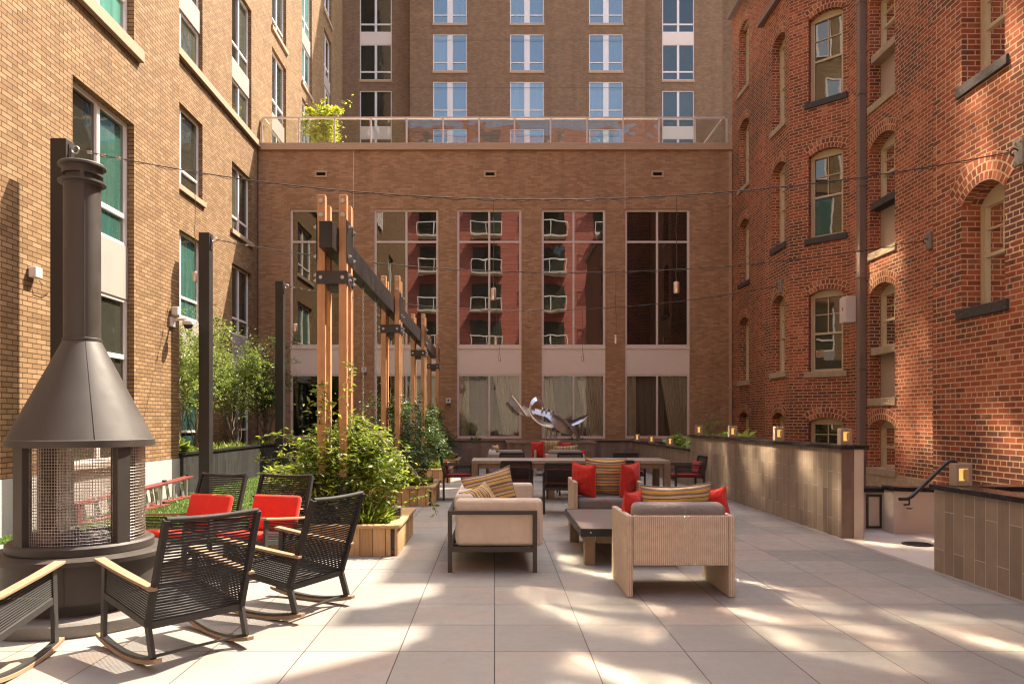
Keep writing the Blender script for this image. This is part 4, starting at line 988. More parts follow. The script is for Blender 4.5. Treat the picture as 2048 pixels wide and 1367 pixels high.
# ================================================================== ROCKING CHAIRS
def rocking_chair(name,label,red):
    """faces local +y; origin on the floor under the middle"""
    o=thing(name,label,'rocking chair',(0,0,0),0,'rope rocking chairs around the fireplace')
    W=.305
    arc=lambda y:.045+.26*(y-.03)**2+ (.03 if False else 0)
    for s_ in (-1,1):
        ys=[-.40+.84*i/14 for i in range(15)]
        m=MB(); rings=[]
        for y in ys: z=.20*(y-.02)**2*1.6; rings.append([(s_*(W-.005)-.024,y,z),(s_*(W-.005)+.024,y,z),(s_*(W-.005)+.024,y,z+.026),(s_*(W-.005)-.024,y,z+.026)])
        m.ribbon(rings); m.build('rocker',M['teak'],o,bevel=.003)
        m=MB(); rings=[]
        for y in ys[1:-1]: z=.20*(y-.02)**2*1.6+.0265; rings.append([(s_*(W-.005)-.018,y,z),(s_*(W-.005)+.018,y,z),(s_*(W-.005)+.018,y,z+.016),(s_*(W-.005)-.018,y,z+.016)])
        m.ribbon(rings); m.build('rocker_rail',M['chairmetal'],o)
        zf=.32*(.33-.02)**2+.04; zr=.32*(.31+.02)**2+.04
        m=MB(); m.bar((s_*W,.36,zf),(s_*W,.335,.555),.026,.05,(0,1,0)); m.build('leg',M['chairmetal'],o,bevel=.003)
        m=MB(); m.bar((s_*W,-.335,zr),(s_*W,-.275,.262),.026,.048,(0,1,0)); m.build('leg',M['chairmetal'],o,bevel=.003)
        m=MB(); m.bar((s_*W,-.275,.255),(s_*W*.97,-.49,.905),.034,.042,(0,1,0)); m.build('back_post',M['rope'],o,bevel=.004)
        m=MB(); m.bar((s_*W,.345,.345),(s_*W,-.29,.258),.022,.045,(0,0,1)); m.build('seat_rail',M['chairmetal'],o,bevel=.003)
        m=MB(); rings=[]
        for y,z,wd in ((-.385,.478,.045),(-.2,.495,.06),(.1,.525,.066),(.40,.562,.07)): rings.append([(s_*(W+.012)-wd/2,y,z),(s_*(W+.012)+wd/2,y,z),(s_*(W+.012)+wd/2,y,z+.021),(s_*(W+.012)-wd/2,y,z+.021)])
        m.ribbon(rings); m.build('armrest',M['teak'],o,bevel=.005,seg=2)
        m=MB()
        for k in range(13):
            f=(k+.6)/13.2; za=.36+f*.185; zb=.268+f*.205; yb=-.278-.326*(zb-.255)
            m.tube([(s_*W,.345,za),(s_*W,yb,zb)],.0056,6,cap=False)
        m.build('arm_cord',M['rope'],o)
    m=MB(); m.bar((-W,-.275,.255),(W,-.275,.255),.03,.045); m.bar((-W,.335,.335),(W,.335,.335),.03,.045); m.build('cross_rail',M['chairmetal'],o,bevel=.003)
    m=MB(); m.bar((-W,-.30,.072),(W,-.30,.072),.024,.012); m.build('stretcher',M['chairmetal'],o)
    m=MB(); tz=[.02+.0*i for i in range(2)]
    m.tube([(-W*.97+2*W*.97*i/10,-.49+.012*math.sin(PI*i/10),.905-.012*math.sin(PI*i/10)) for i in range(11)],.017,8); m.build('top_rail',M['rope'],o,smooth=50)
    m=MB()
    for k in range(33):
        f=(k+.8)/33.6; y=-.275-.215*f; z=.265+.635*f; b=.016*math.sin(PI*f)
        m.tube([(-W*.98,y,z),(-W*.5,y-b*.7,z-.0015),(0,y-b,z-.002),(W*.5,y-b*.7,z-.0015),(W*.98,y,z)],.0060,6,cap=False)
    m.build('back_cord',M['rope'],o)
    m=MB()
    for k in range(26):
        f=(k+.5)/26; y=-.27+.60*f; z=.268+.072*f
        m.tube([(-W,y,z),(0,y,z-.012),(W,y,z)],.0058,5,cap=False)
    m.build('seat_cord',M['rope'],o)
    if red:
        m=MB(); m.box((0,.03,.345),(.56,.58,.085),Matrix.Rotation(R(7),3,'X')); m.build('seat_cushion',M['red'],o,bevel=.035,seg=4)
        m=MB(); m.box((0,-.275,.535),(.54,.085,.37),Matrix.Rotation(R(18),3,'X')); m.build('back_cushion',M['red'],o,bevel=.035,seg=4)
    return o
def face(dx,dy): return math.atan2(-dx,dy)       # rotation that turns local +y to (dx,dy)
rc=rocking_chair('rocking_chair','black rope rocking chair seen from behind in front of the fireplace, most complete of them',False)
rc.location=(-2.08,4.80,0); rc.rotation_euler.z=face(-.76,.65)
place_copy(rc,(-1.62,5.78,0),face(-.90,.43),'black rope rocking chair seen from behind between fireplace and first cedar planter')
place_copy(rc,(-3.08,4.30,0),face(-.05,1),'black rope rocking chair cut by the bottom left corner of the photo')
rr_=rocking_chair('rocking_chair','rope rocking chair with red cushions partly hidden by the fireplace ladder side',True)
rr_.location=(-3.06,7.35,0); rr_.rotation_euler.z=face(-.42,-1); rr_['label']='rope rocking chair with red cushions right beside the fireplace screen'
place_copy(rr_,(-2.32,7.25,0),face(-.30,-1),'rope rocking chair with red cushions in front of the first cedar planter')

# ================================================================== LADDERS
def ladder(label,a,b,lean):
    a=Vector(a);b=Vector(b); d=(b-a); L=d.length; o=thing('step_ladder',label,'ladder',a,math.atan2(d.y,d.x),'red step ladders lying on the lawn')
    # lies on its side: rails along local x, width upward
    w0,w1=.40,.31
    for nm,y0 in (('front_rail',0.0),('rear_rail',.10)):
        for z0,z1 in ((.03,.03),(w0,w1)):
            m=MB(); m.bar((0,y0,z0),(L,y0+.02,z1),.03,.07,(0,1,0)); m.build(nm,M['fibre'],o,bevel=.003)
    for k in range(7):
        x=L*(.06+.135*k); wt=w0+(w1-w0)*x/L
        m=MB(); m.bar((x,-.01,.04),(x+.10,-.01,wt-.01),.075,.022,(0,1,0)); m.build('step',M['alu'],o)
    for k in range(4):
        x=L*(.1+.25*k); m=MB(); m.bar((x,.10,.04),(x,.11,w0-.02),.03,.02,(0,1,0)); m.build('brace',M['alu'],o)
    for z in (.03,w0): m=MB(); m.box((-.03,.01,z),(.07,.05,.09)); m.build('foot',M['rope'],o)
    m=MB(); m.box((L+.02,.05,.17),(.1,.16,.32)); m.build('top_cap',M['fibre'],o,bevel=.01)
ladder('red step ladder lying on its side beside the granite base, seen right of the fireplace',(-5.86,14.0,.01),(-5.93,11.9,.01),0)
ladder('red step ladder lying on its side seen through the fireplace wire screen',(-5.68,12.6,.01),(-5.86,10.2,.01),0)

# ================================================================== TIMBER FRAME WITH STEEL BEAM
tf=thing('timber_frame','timber post frame with a long dark steel beam over the cedar planters','pergola',(-1.87,8.6,0))
CX=-1.87; CYS=(8.62,13.36,18.12,22.55); dxp=.124; pw=.046
mm=MB(); mm.span((-.074,8.14-8.6,3.39),(.074,22.95-8.6,3.69)); mm.build('steel_beam',M['rawsteel'],tf,bevel=.012,seg=3)
for i,cyy in enumerate(CYS):
    y0=cyy-8.6
    for sx in (-1,1):
        for yy,zt_ in ((-.12,4.075),(.15,4.02)):
            m=MB(); m.span((sx*dxp-pw,y0+yy-pw,.3),(sx*dxp+pw,y0+yy+pw,zt_)); po=m.build('timber_post',M['post'],tf,bevel=.007)
            m=MB(); m.span((sx*dxp-pw-.004,y0+yy-pw-.004,.05),(sx*dxp+pw+.004,y0+yy+pw+.004,.83)); m.build('steel_shoe',M['black'],po)
    for z in (3.12,):
        for yy in (-.12-pw-.012,.15+pw+.002):
            m=MB(); m.span((-.178,y0+yy,z-.075),(.178,y0+yy+.01,z+.075)); pl=m.build('clamp_plate',M['black'],tf)
            if yy<0:
                for x in (-.124,.124): m=MB(); m.tube([(x,y0+yy-.012,z),(x,y0+yy,z)],.021,12); m.build('bolt',M['galv'],pl)
    for sx in (-1,1):
        for z0,z1 in ((3.30,3.78),(3.045,3.195)):
            m=MB(); xx=sx*(dxp+pw+.004); m.span((xx-.003,y0-.18,z0),(xx+.003,y0+.21,z1)); pl=m.build('side_plate',M['rawsteel'],tf)
            for z in ((z0+.07,z1-.07) if z1-z0>.3 else ((z0+z1)/2-.03,(z0+z1)/2+.035)):
                for yy in (-.12,.15): m=MB(); m.tube([(xx,y0+yy,z),(xx+sx*.045,y0+yy,z)],.011,8); m.lathe([(.02,-.02),(.02,.02)],8,(xx+sx*.012,y0+yy,z)); m.build('bolt',M['galv'],pl)
    for x in (-dxp,dxp):
        for z in (3.84,4.00):
            m=MB(); m.tube([(x,y0-.12-pw-.014,z),(x,y0-.12-pw-.0061,z)],.018,12); m.tube([(x,y0-.12-pw-.006,z),(x,y0-.12-.0625+.001,z)],.028,12); m.build('bolt',M['galv'],tf)
    m=MB(); m.span((-.066,y0-.1,2.99),(.066,y0+.13,3.16)); m.build('spacer_block',M['black'],tf)
def chain(Y,zb,label):
    x=CX+.03; o=thing('hanging_chain',label,'chain',(x,Y,3.38),0,'steel chains hung from the dark beam')
    m=MB(); pitch=.046; n=int((3.33-zb)/pitch)
    for i in range(n):
        z=-.06-i*pitch; a=(i%2)*PI/2+.4
        pts=[(.012*math.cos(t_)*math.cos(a),.012*math.cos(t_)*math.sin(a),z+.028*math.sin(t_)) for t_ in [k*PI/4 for k in range(8)]]
        m.tube(pts,.0042,4,closed=True)
    m.build('links',M['galv'],o)
    m=MB(); m.tube([(0,0,.012),(0,0,-.06)],.012,8); m.build('eye_bolt',M['black'],o)
chain(10.3,.9,'steel chain hanging nearest the camera behind the first timber posts')
chain(11.45,.95,'second steel chain hanging just behind the nearest one')
chain(14.85,.9,'third steel chain hanging right of the second timber posts')
chain(16.1,.9,'fourth and farthest steel chain under the dark beam')

# ================================================================== CEDAR PLANTERS
boxes=[]
for i,(y0,y1,lab) in enumerate(((8.03,9.60,'cedar board planter box nearest the camera with open steel corner'),(12.72,14.25,'cedar board planter box second from the camera'),(17.4,18.9,'cedar board planter box third from the camera'),(21.5,23.0,'cedar board planter box farthest back against the dark tiled wall'))):
    x0,x1=-2.72,-1.06; c=Vector(((x0+x1)/2,(y0+y1)/2,0)); o=thing('planter_box',lab,'planter',c,0,'cedar planter boxes under the timber frame')
    L=lambda x,y,z:Vector((x,y,z))-c
    m=MB(); m.span(L(x0,y0,.0),L(x1-.075,y0+.03,.30)); m.span(L(x0,y1-.03,.0),L(x1,y1,.30)); m.span(L(x0,y0+.031,0),L(x0+.03,y1-.031,.30)); m.span(L(x1-.03,y0+.06,.0),L(x1,y1-.031,.30)); m.build('board_side',M['cedar'],o)
    m=MB(); m.span(L(x1-.03,y0,.0),L(x1,y0+.026,.298)); m.build('corner_board',M['cedar'],o)
    m=MB(); m.span(L(x1-.07,y0+.015,.005),L(x1-.032,y0+.055,.295)); 
    for z in (.05,.24): m.span(L(x1-.075,y0-.004,z-.02),L(x1-.03,y0+.014,z+.02))
    m.build('steel_corner',M['black'],o)
    m=MB(); w_=.15
    m.span(L(x0-.03,y0-.03,.301),L(x1+.03,y0-.03+w_,.335)); m.build('cap_board',M['cedarx'],o,bevel=.005); m=MB(); m.span(L(x0-.03,y1+.03-w_,.301),L(x1+.03,y1+.03,.335)); m.build('cap_board',M['cedarx'],o,bevel=.005)
    for xa,xb in ((x0-.03,x0-.03+w_),(x1+.03-w_,x1+.03)): m=MB(); m.span(L(xa,y0-.03+w_+.003,.301),L(xb,y1+.03-w_-.003,.335)); m.build('cap_board',M['cedarx'],o,bevel=.005)
    m=MB(); m.span(L(x0+.04,y0+.04,.02),L(x1-.04,y1-.04,.27)); m.build('soil',M['soil'],o)
    boxes.append((x0,x1,y0,y1))
    q=thing('spot_lamp','small grey box lamp on the rim of the '+('nearest','second','third','farthest')[i]+' cedar planter','lamp',(x1-.10,y0+.62 if i==0 else y0+.5,.335),R(12),'box lamps on the cedar planters')
    m=MB(); m.span((-.05,-.06,.012),(.06,.06,.135)); m.build('housing',M['galv'],q,bevel=.006); m=MB(); m.span((-.03,-.03,0),(.03,.03,.011)); m.build('base',M['black'],q); m=MB(); m.span((-.04,-.064,.025),(.05,-.061,.12)); m.build('lens',M['capstone'],q)

# ================================================================== CUSHION SHAPES
def pillow(label,loc,w,h,t,mat,rx=0,rz=0,ry=0,group=None,seed=0,name='throw_pillow'):
    """soft square cushion: local x wide, z tall, y thick, resting on its lower edge"""
    rr=random.Random(seed); N=22; m=MB(); A=[];B=[]
    ph=[rr.uniform(0,6) for _ in range(4)]
    for side,L_ in ((1,A),(-1,B)):
        for j in range(N+1):
            row=[]
            for i in range(N+1):
                u=2*i/N-1; v=2*j/N-1
                e=(1-abs(u)**2.6)*(1-abs(v)**2.6); th=t/2*max(0,e)**.55
                pin=1-.075*(1-v*v)*abs(u)**3; pinv=1-.085*(1-u*u)*abs(v)**3
                wr=.006*math.sin(7*u+ph[0]+3*v)*e+.004*math.sin(11*v+ph[1]-4*u)*e + .010*math.sin(3*u+2*v+ph[2])*e
                sag=-.012*(1-u*u)*(1 if v>.5 else 0)*(v-.5)*2
                row.append(m.vert((u*w/2*pin,side*(th+wr),(v*pinv+1)*h/2+sag)))
            L_.append(row)
    for L_,s_ in ((A,1),(B,-1)):
        for j in range(N):
            for i in range(N):
                q=[L_[j][i],L_[j][i+1],L_[j+1][i+1],L_[j+1][i]]; uv=[(i/N*w,j/N*h),((i+1)/N*w,j/N*h),((i+1)/N*w,(j+1)/N*h),(i/N*w,(j+1)/N*h)]
                if s_>0: q=q[::-1]; uv=uv[::-1]
                m.face(q,uv)
    o=m.build(name,mat,smooth=80); o.location=loc; o.rotation_mode='XYZ'; o.rotation_euler=(rx,ry,rz)
    # piping
    edge=[]
    for i in range(N+1): edge.append(m.v[A[0][i]])
    for j in range(1,N+1): edge.append(m.v[A[j][N]])
    for i in range(N-1,-1,-1): edge.append(m.v[A[N][i]])
    for j in range(N-1,0,-1): edge.append(m.v[A[j][0]])
    g=MB(); g.tube([(x,0,z) for x,y,z in edge],.0045,5,closed=True); g.build('piping',mat if mat.name.startswith('red') else M['greycush'] if 'strip' in mat.name else mat,o,smooth=60)
    return props(o,label,'pillow',group)
PG='striped pillows on the lounge seats'; RG='red pillows on the wicker chairs'

# ================================================================== BEIGE SOFA
def sofa(name,label,fabric_m,frame_m,Lg=2.12):
    """seat faces local +x, length along local y from 0"""
    o=thing(name,label,'sofa',(0,0,0)); D=.87; p=.042
    m=MB()
    for y in (0,Lg-p):
        for x in (0,D-p): m.span((x,y,0),(x+p,y+p,.60))
        m.span((p,y,.562),(D-p,y+p,.60)); m.span((p,y,.20),(D-p,y+p,.245))
    m.span((0,p,.20),(p,Lg-p,.245)); m.span((D-p,p,.20),(D,Lg-p,.245)); m.span((0,p,.562),(p,Lg-p,.60))
    for k in range(9): y=.2+k*(Lg-.4)/8; m.span((p,y,.22),(D-p,y+.06,.238))
    m.build('metal_frame',frame_m,o,bevel=.003)
    m=MB(); m.span((.06,.25,.25),(D+.03,Lg/2-.004,.43)); m.build('seat_cushion',fabric_m,o,bevel=.035,seg=4)
    m=MB(); m.span((.06,Lg/2+.004,.25),(D+.03,Lg-.25,.43)); m.build('seat_cushion',fabric_m,o,bevel=.035,seg=4)
    m=MB(); m.span((.05,.25,.431),(.24,Lg-.25,.735)); m.build('back_cushion',fabric_m,o,bevel=.045,seg=4)
    for y0,y1 in ((.05,.245),(Lg-.245,Lg-.05)):
        m=MB(); m.span((.075,y0,.25),(D+.06,y1,.705)); m.build('arm_cushion',fabric_m,o,bevel=.04,seg=4)
    return o
s1=sofa('lounge_sofa','beige cushioned sofa with dark metal frame seen end on',M['beige'],M['brownmetal']); s1.location=(-.455,7.15,0)
pillow('large striped pillow standing upright on the beige sofa',(.02,8.05,.44),.56,.50,.17,M['stripe'],R(-10),R(4),R(-14),PG,1)
pillow('small striped pillow slumped against the back of the beige sofa',(-.04,7.56,.47),.42,.38,.18,M['stripev'],R(-28),R(50),R(-14),PG,2)

# ================================================================== WICKER CHAIRS
def wicker(name,label):
    """sits facing local +y; panels reach the floor at the sides"""
    o=thing(name,label,'armchair',(0,0,0),0,'woven wicker armchairs with grey cushions'); W=.905; D=.80; t_=.052
    for s_ in (-1,1):
        m=MB(); x0=s_*(W/2-t_/2); m.prism([(-D/2,.0),(D/2,.0),(D/2,.675),(-D/2,.685)],t_,M4((x0,0,0),PI/2)); m.build('side_panel',M['wicker'],o,bevel=.012)
    m=MB(); m.span((-W/2+t_+.001,-D/2,.265),(W/2-t_-.001,-D/2+.05,.683)); m.build('back_panel',M['wicker'],o,bevel=.01)
    m=MB(); m.span((-W/2+t_+.001,-D/2+.051,.265),(W/2-t_-.001,D/2-.01,.30)); m.build('seat_deck',M['wicker'],o)
    m=MB(); m.span((-.035,-D/2-.003,.318),(.02,-D/2-.0005,.336)); m.build('maker_tag',M['galv'],o)
    m=MB(); m.span((-W/2+t_+.006,-D/2+.17,.302),(W/2-t_-.006,D/2+.0,.46)); c=m.build('seat_cushion',M['greycush'],o,bevel=.05,seg=4)
    m=MB(); m.box((0,-D/2+.135,.590),(W-2*t_-.012,.17,.38),Matrix.Rotation(R(8),3,'X')); m.build('back_cushion',M['greycush'],o,bevel=.055,seg=4)
    return o
w1=wicker('wicker_armchair','woven wicker armchair nearest the camera with its back turned'); w1.location=(1.56,6.55,0)
w2=place_copy(w1,(1.49,10.0,0),PI,'woven wicker armchair facing the camera behind the slate table')
RG_=RG
pillow('wide striped pillow showing above the back of the nearest wicker armchair',(1.63,6.63,.44),.64,.485,.16,M['stripe'],R(9),R(2),R(-2),PG,3)
pillow('red pillow tucked in the left side of the nearest wicker armchair',(1.25,6.62,.44),.36,.43,.14,M['redp'],R(4),R(50),R(-4),RG,4)
pillow('red pillow peeking out right of the wide striped pillow',(1.985,6.76,.585),.36,.27,.13,M['redp'],R(4),R(-12),R(-9),RG,5)
pillow('large striped pillow upright on the wicker armchair facing the camera',(1.49,10.06,.455),.56,.53,.17,M['stripe'],R(10),R(0),R(2),PG,6)
pillow('red pillow left of the large striped pillow on the facing armchair',(1.20,9.88,.455),.42,.46,.16,M['redp'],R(6),R(-48),R(5),RG,7)
pillow('red pillow right of the large striped pillow on the facing armchair',(1.80,9.86,.455),.42,.47,.16,M['redp'],R(6),R(46),R(-3),RG,8)

# ================================================================== SLATE COFFEE TABLE
ct=thing('coffee_table','low coffee table with grey slate top and weathered wood legs','table',(1.45,8.3,0)); L=lambda x,y,z:(x-1.45,y-8.3,z)
x0,x1,y0,y1=.875,1.93,7.45,9.15
m=MB(); m.span(L(x0+.012,y0+.012,.318),L(x1-.012,y1-.012,.378)); m.build('slate_top',M['stonetop'],ct,bevel=.005)
m=MB()
for (a,b,c,d) in ((x0,y0,x1,y0+.011),(x0,y1-.011,x1,y1),(x0,y0+.0115,x0+.011,y1-.0115),(x1-.011,y0+.0115,x1,y1-.0115)): m.span(L(a,b,.305),L(c,d,.382))
m.build('steel_edge',M['rawsteel'],ct,bevel=.002)
for x in (x0+.10,x1-.1): m=MB(); m.tube([L(x,y0-.006,.345),L(x,y0,.345)],.010,12); m.build('bolt',M['galv'],ct)
for y in (y0+.12,y1-.12): m=MB(); m.tube([L(x0-.006,y,.345),L(x0,y,.345)],.010,12); m.build('bolt',M['galv'],ct)
for x in (x0+.05,x1-.15):
    for y in (y0+.07,y1-.21):
        m=MB(); m.span(L(x,y,0),L(x+.105,y+.13,.304)); m.build('leg',M['tableleg'],ct,bevel=.004)
m=MB(); m.span(L(x0+.06,y0+.22,.22),L(x0+.10,y1-.23,.303)); m.span(L(x1-.1,y0+.22,.22),L(x1-.06,y1-.23,.303)); m.span(L(x0+.17,y0+.1,.22),L(x1-.17,y0+.14,.303)); m.build('apron',M['tableleg'],ct)

# ================================================================== DINING TABLE AND CHAIRS
dt=thing('dining_table','long weathered wood dining table in the middle of the patio','table',(1.4,13.95,0)); L=lambda x,y,z:(x-1.4,y-13.95,z)
x0,x1,y0,y1=-.42,3.22,13.44,14.46
m=MB(); m.span(L(x0,y0,.69),L(x1,y1,.745)); m.build('tabletop',M['tabletop'],dt,bevel=.005)
m=MB(); m.span(L(x0+.12,y0+.04,.60),L(x1-.12,y0+.075,.689)); m.span(L(x0+.12,y1-.075,.60),L(x1-.12,y1-.04,.689)); m.build('apron',M['tableleg'],dt)
for x in (x0,x1-.12):
    for y in (y0,y1-.12): m=MB(); m.span(L(x+.001,y+.001,0),L(x+.119,y+.119,.689)); m.build('leg',M['tableleg'],dt,bevel=.004)
for x in (1.0,):
    for y in (y0+.25,y1-.35): m=MB(); m.span(L(x,y,0),L(x+.12,y+.12,.599)); m.build('leg',M['tableleg'],dt)
def dining_chair():
    """faces local +y"""
    o=thing('dining_chair','','dining chair',(0,0,0),0,'black rope dining chairs around the long table'); W=.265
    for s_ in (-1,1):
        m=MB(); m.bar((s_*W,-.26,0),(s_*W,-.26,.63),.035,.04,(0,1,0)); m.build('leg',M['black'],o,bevel=.003)
        m=MB(); m.bar((s_*W,.27,0),(s_*W,.27,.63),.035,.04,(0,1,0)); m.build('leg',M['black'],o,bevel=.003)
        m=MB(); m.bar((s_*W,-.285,.648),(s_*W,.295,.648),.045,.032); m.build('armrest',M['black'],o,bevel=.004)
        m=MB(); m.bar((s_*(W-.0),-.24,.40),(s_*(W-.02),-.32,.80),.03,.035,(0,1,0)); m.build('back_post',M['rope'],o)
        m=MB()
        for k in range(9): z=.43+k*.023; m.tube([(s_*W,-.25,z),(s_*W,.26,z)],.0055,5,cap=False)
        m.build('arm_cord',M['rope'],o)
    m=MB(); m.bar((-W,-.26,.40),(W,-.26,.40),.03,.045); m.bar((-W,.27,.40),(W,.27,.40),.03,.045); m.build('cross_rail',M['black'],o)
    m=MB(); m.bar((-W+.02,-.32,.795),(W-.02,-.32,.795),.034,.04); m.build('top_rail',M['rope'],o,bevel=.006)
    m=MB()
    for k in range(26): f=(k+.5)/27; m.tube([(-W+.01,-.24-.08*f,.41+.385*f),(W-.01,-.24-.08*f,.41+.385*f)],.0062,5,cap=False)
    m.build('back_cord',M['rope'],o)
    m=MB(); m.box((0,.01,.445),(.48,.50,.06)); m.build('seat_cushion',M['dkred'],o,bevel=.025,seg=3)
    m=MB(); m.box((0,-.20,.60),(.44,.05,.22),Matrix.Rotation(R(11),3,'X')); m.build('back_cushion',M['dkred'],o,bevel=.02,seg=3)
    return o
dc=dining_chair(); dc.location=(.36,12.45,0); dc['label']='black rope dining chair on the near side, behind the beige sofa end'
place_copy(dc,(1.06,11.85,0),R(-3),'black rope dining chair pulled out nearest the camera, left of the facing armchair')
place_copy(dc,(2.06,12.6,0),R(4),'black rope dining chair on the near side, behind the large striped pillow')
place_copy(dc,(-.70,13.9,0),R(-86),'black rope dining chair at the left end of the long table')
place_copy(dc,(3.62,13.9,0),R(92),'black rope dining chair at the right end of the long table by the tiled wall')
place_copy(dc,(.36,14.78,0),PI,'black rope dining chair on the far side, its top in front of the grey sofa')
place_copy(dc,(1.55,14.78,0),PI,'black rope dining chair on the far side, its top before the far wicker chairs')
place_copy(dc,(2.70,14.78,0),PI,'black rope dining chair on the far side nearest the table right end')

# ================================================================== FAR LOUNGE GROUP
s2=sofa('lounge_sofa','pale grey cushioned sofa in the far lounge group behind the dining table',M['greyl'],M['brownmetal'],2.2); s2.location=(-.20,17.2,0)
pillow('striped pillow standing up on the far grey sofa',(.06,18.6,.47),.40,.40,.16,M['stripe'],R(-8),R(70),R(0),PG,9)
pillow('striped pillow lying low on the far grey sofa back',(.12,18.0,.46),.42,.26,.15,M['stripev'],R(-30),R(60),R(10),PG,10)
w3=place_copy(w1,(1.66,17.6,0),0,'far wicker armchair with its back turned, behind the dining table')
w4=place_copy(w1,(1.52,20.0,0),PI,'far wicker armchair facing the camera near the sculpture')
pillow('striped pillow upright on the far facing wicker armchair',(1.52,20.05,.46),.56,.50,.16,M['stripev'],R(8),0,0,PG,11)
pillow('low striped pillow on the far armchair with its back turned',(1.72,17.72,.46),.62,.43,.15,M['stripev'],R(6),0,R(-2),PG,12)
pillow('red pillow left of the far upright striped pillow',(1.17,19.85,.46),.42,.46,.16,M['redp'],R(4),R(-40),0,RG,13)
pillow('red pillow right of the far upright striped pillow',(1.90,19.85,.46),.42,.44,.16,M['redp'],R(4),R(42),0,RG,14)
pillow('red pillow at the left arm of the far turned away armchair',(1.32,17.7,.46),.36,.24,.13,M['redp'],R(4),R(40),0,RG,15)
pillow('red pillow at the right arm of the far turned away armchair',(2.08,17.7,.46),.34,.30,.13,M['redp'],R(4),R(-40),R(-6),RG,16)
pb=thing('stone_counter','low dark tiled counter block below the sculpture','counter',(1.66,22.1,0))
m=MB(); m.span((-1.28,-.55,0),(1.28,1.0,.80)); m.build('tiled_body',M['tilewall_d'],pb)
m=MB(); m.span((-1.32,-.59,.802),(-.94,1.04,.86)); m.span((.94,-.59,.802),(1.32,1.04,.86)); m.span((-.938,-.59,.802),(.938,-.2,.86)); m.span((-.938,.5,.802),(.938,1.04,.86)); m.build('top_slab',M['tilewall_d'],pb,bevel=.006)
m=MB(); m.span((-.937,-.199,.802),(.937,.499,.815)); m.build('dark_inset',M['capstone'],pb)

# ================================================================== SCULPTURE
sc=thing('metal_sculpture','polished steel abstract sculpture of curved blades before the hall windows','sculpture',(1.5,22.6,.80))
K=22.6/F
def S(x,y,d=0): return Vector(((990+x*.10254-VX)*K-1.5, d, H-(770+y*.10254-VY)*K-.80))
def blade(name,spine,widths,thick=.02,depths=None,tilt=0):
    """curved plate following a spine of (x,y); tilt sets how far its upper edge leans back"""
    m=MB(); n=len(spine); rings=[]; fine=[]
    def cr(p0,p1,p2,p3,f): return tuple(.5*((2*p1[k])+(-p0[k]+p2[k])*f+(2*p0[k]-5*p1[k]+4*p2[k]-p3[k])*f*f+(-p0[k]+3*p1[k]-3*p2[k]+p3[k])*f**3) for k in range(len(p1)))
    tl=tilt if isinstance(tilt,list) else [tilt]*n; dp=depths or [0]*n
    pk=[(*spine[i],widths[i],dp[i],tl[i]) for i in range(n)]
    for i in range(n-1):
        for s_ in range(5): fine.append(cr(pk[max(i-1,0)],pk[i],pk[i+1],pk[min(i+2,n-1)],s_/5))
    fine.append(pk[-1]); N=len(fine)
    for i,(x,y,w_,d,ti) in enumerate(fine):
        a=fine[max(i-1,0)]; b=fine[min(i+1,N-1)]; tx,ty=b[0]-a[0],b[1]-a[1]; l=math.hypot(tx,ty) or 1; nx,ny=-ty/l,tx/l
        rings.append([S(x+nx*w_,y+ny*w_,d-ti-thick),S(x-nx*w_,y-ny*w_,d+ti-thick),S(x-nx*w_,y-ny*w_,d+ti+thick),S(x+nx*w_,y+ny*w_,d-ti+thick)])
    m.ribbon(rings); return m.build(name,M['steel'],sc,smooth=50)
blade('head_blade',[(280,262),(380,375),(480,490),(600,612)],[64,62,52,8],.02,[0,0,0,0],.06)
blade('head_edge',[(330,200),(420,310),(520,440),(625,592)],[10,12,14,12],.16,[.16,.16,.16,.16],.0)
blade('neck_blade',[(530,420),(610,500),(690,540),(770,560)],[42,72,76,50],.02,[.06,.08,.08,.08],.05)
blade('curl',[(950,400),(905,330),(860,285),(800,268),(745,310),(705,380),(685,470),(700,550),(760,625),(850,690),(960,745),(1080,775),(1200,770)],[10,20,32,38,36,28,22,24,30,38,42,38,26],.03,[.10,.10,.08,.05,.0,-.04,-.06,-.06,-.04,.0,.02,.02,.02],[-.05,-.06,-.06,-.05,-.03,.0,.02,.04,.06,.07,.07,.06,.05])
blade('curl_edge',[(690,400),(676,490),(720,610),(840,728),(960,785),(1080,812),(1200,800)],[8,12,14,14,16,16,12],.12,[.0,.0,-.02,-.03,-.04,-.04,-.03],0)
blade('body_blade',[(770,500),(900,540),(1020,575),(1130,640),(1250,745),(1380,850),(1520,950)],[52,52,55,82,125,105,30],.02,[-.02,-.08,-.12,-.15,-.16,-.14,-.06],[.03,.03,.03,.05,.07,.07,.03])
blade('tail_blade',[(1110,545),(1250,610),(1370,700),(1470,800),(1550,900),(1610,1000),(1645,1095)],[8,14,22,30,36,38,26],.03,[-.20,-.2,-.18,-.15,-.12,-.08,-.05],[.05,.05,.06,.06,.06,.06,.05])
blade('fin_blade',[(1410,712),(1520,705),(1620,665),(1730,615),(1830,572)],[22,26,24,18,3],.02,[.1,.12,.14,.16,.18],[-.14,-.14,-.12,-.1,-.02])
blade('fin_edge',[(1430,760),(1540,752),(1640,712),(1740,650),(1830,580)],[18,24,26,20,2],.05,[.02,.04,.06,.1,.16],.03)
for k,x in enumerate((1000,1095,1190)):
    m=MB(); pts=[S(x+10,790),S(x+8,860),S(x-2,940),S(x-14,1010),S(x-24,1060),S(x-26,1100)]; pts[-1].z=.015; m.tube(pts,.028,8); m.build('leg',M['galv'],sc,smooth=60)
for x,y in ((930,490),(1015,505),(1110,535)):
    m=MB(); m.tube([S(x-30,y+35,-.15),S(x-24,y-5,-.17),S(x,y-35,-.14),S(x+28,y-30,-.05),S(x+40,y,0.02)],.024,8); m.build('hoop',M['steel'],sc,smooth=60)
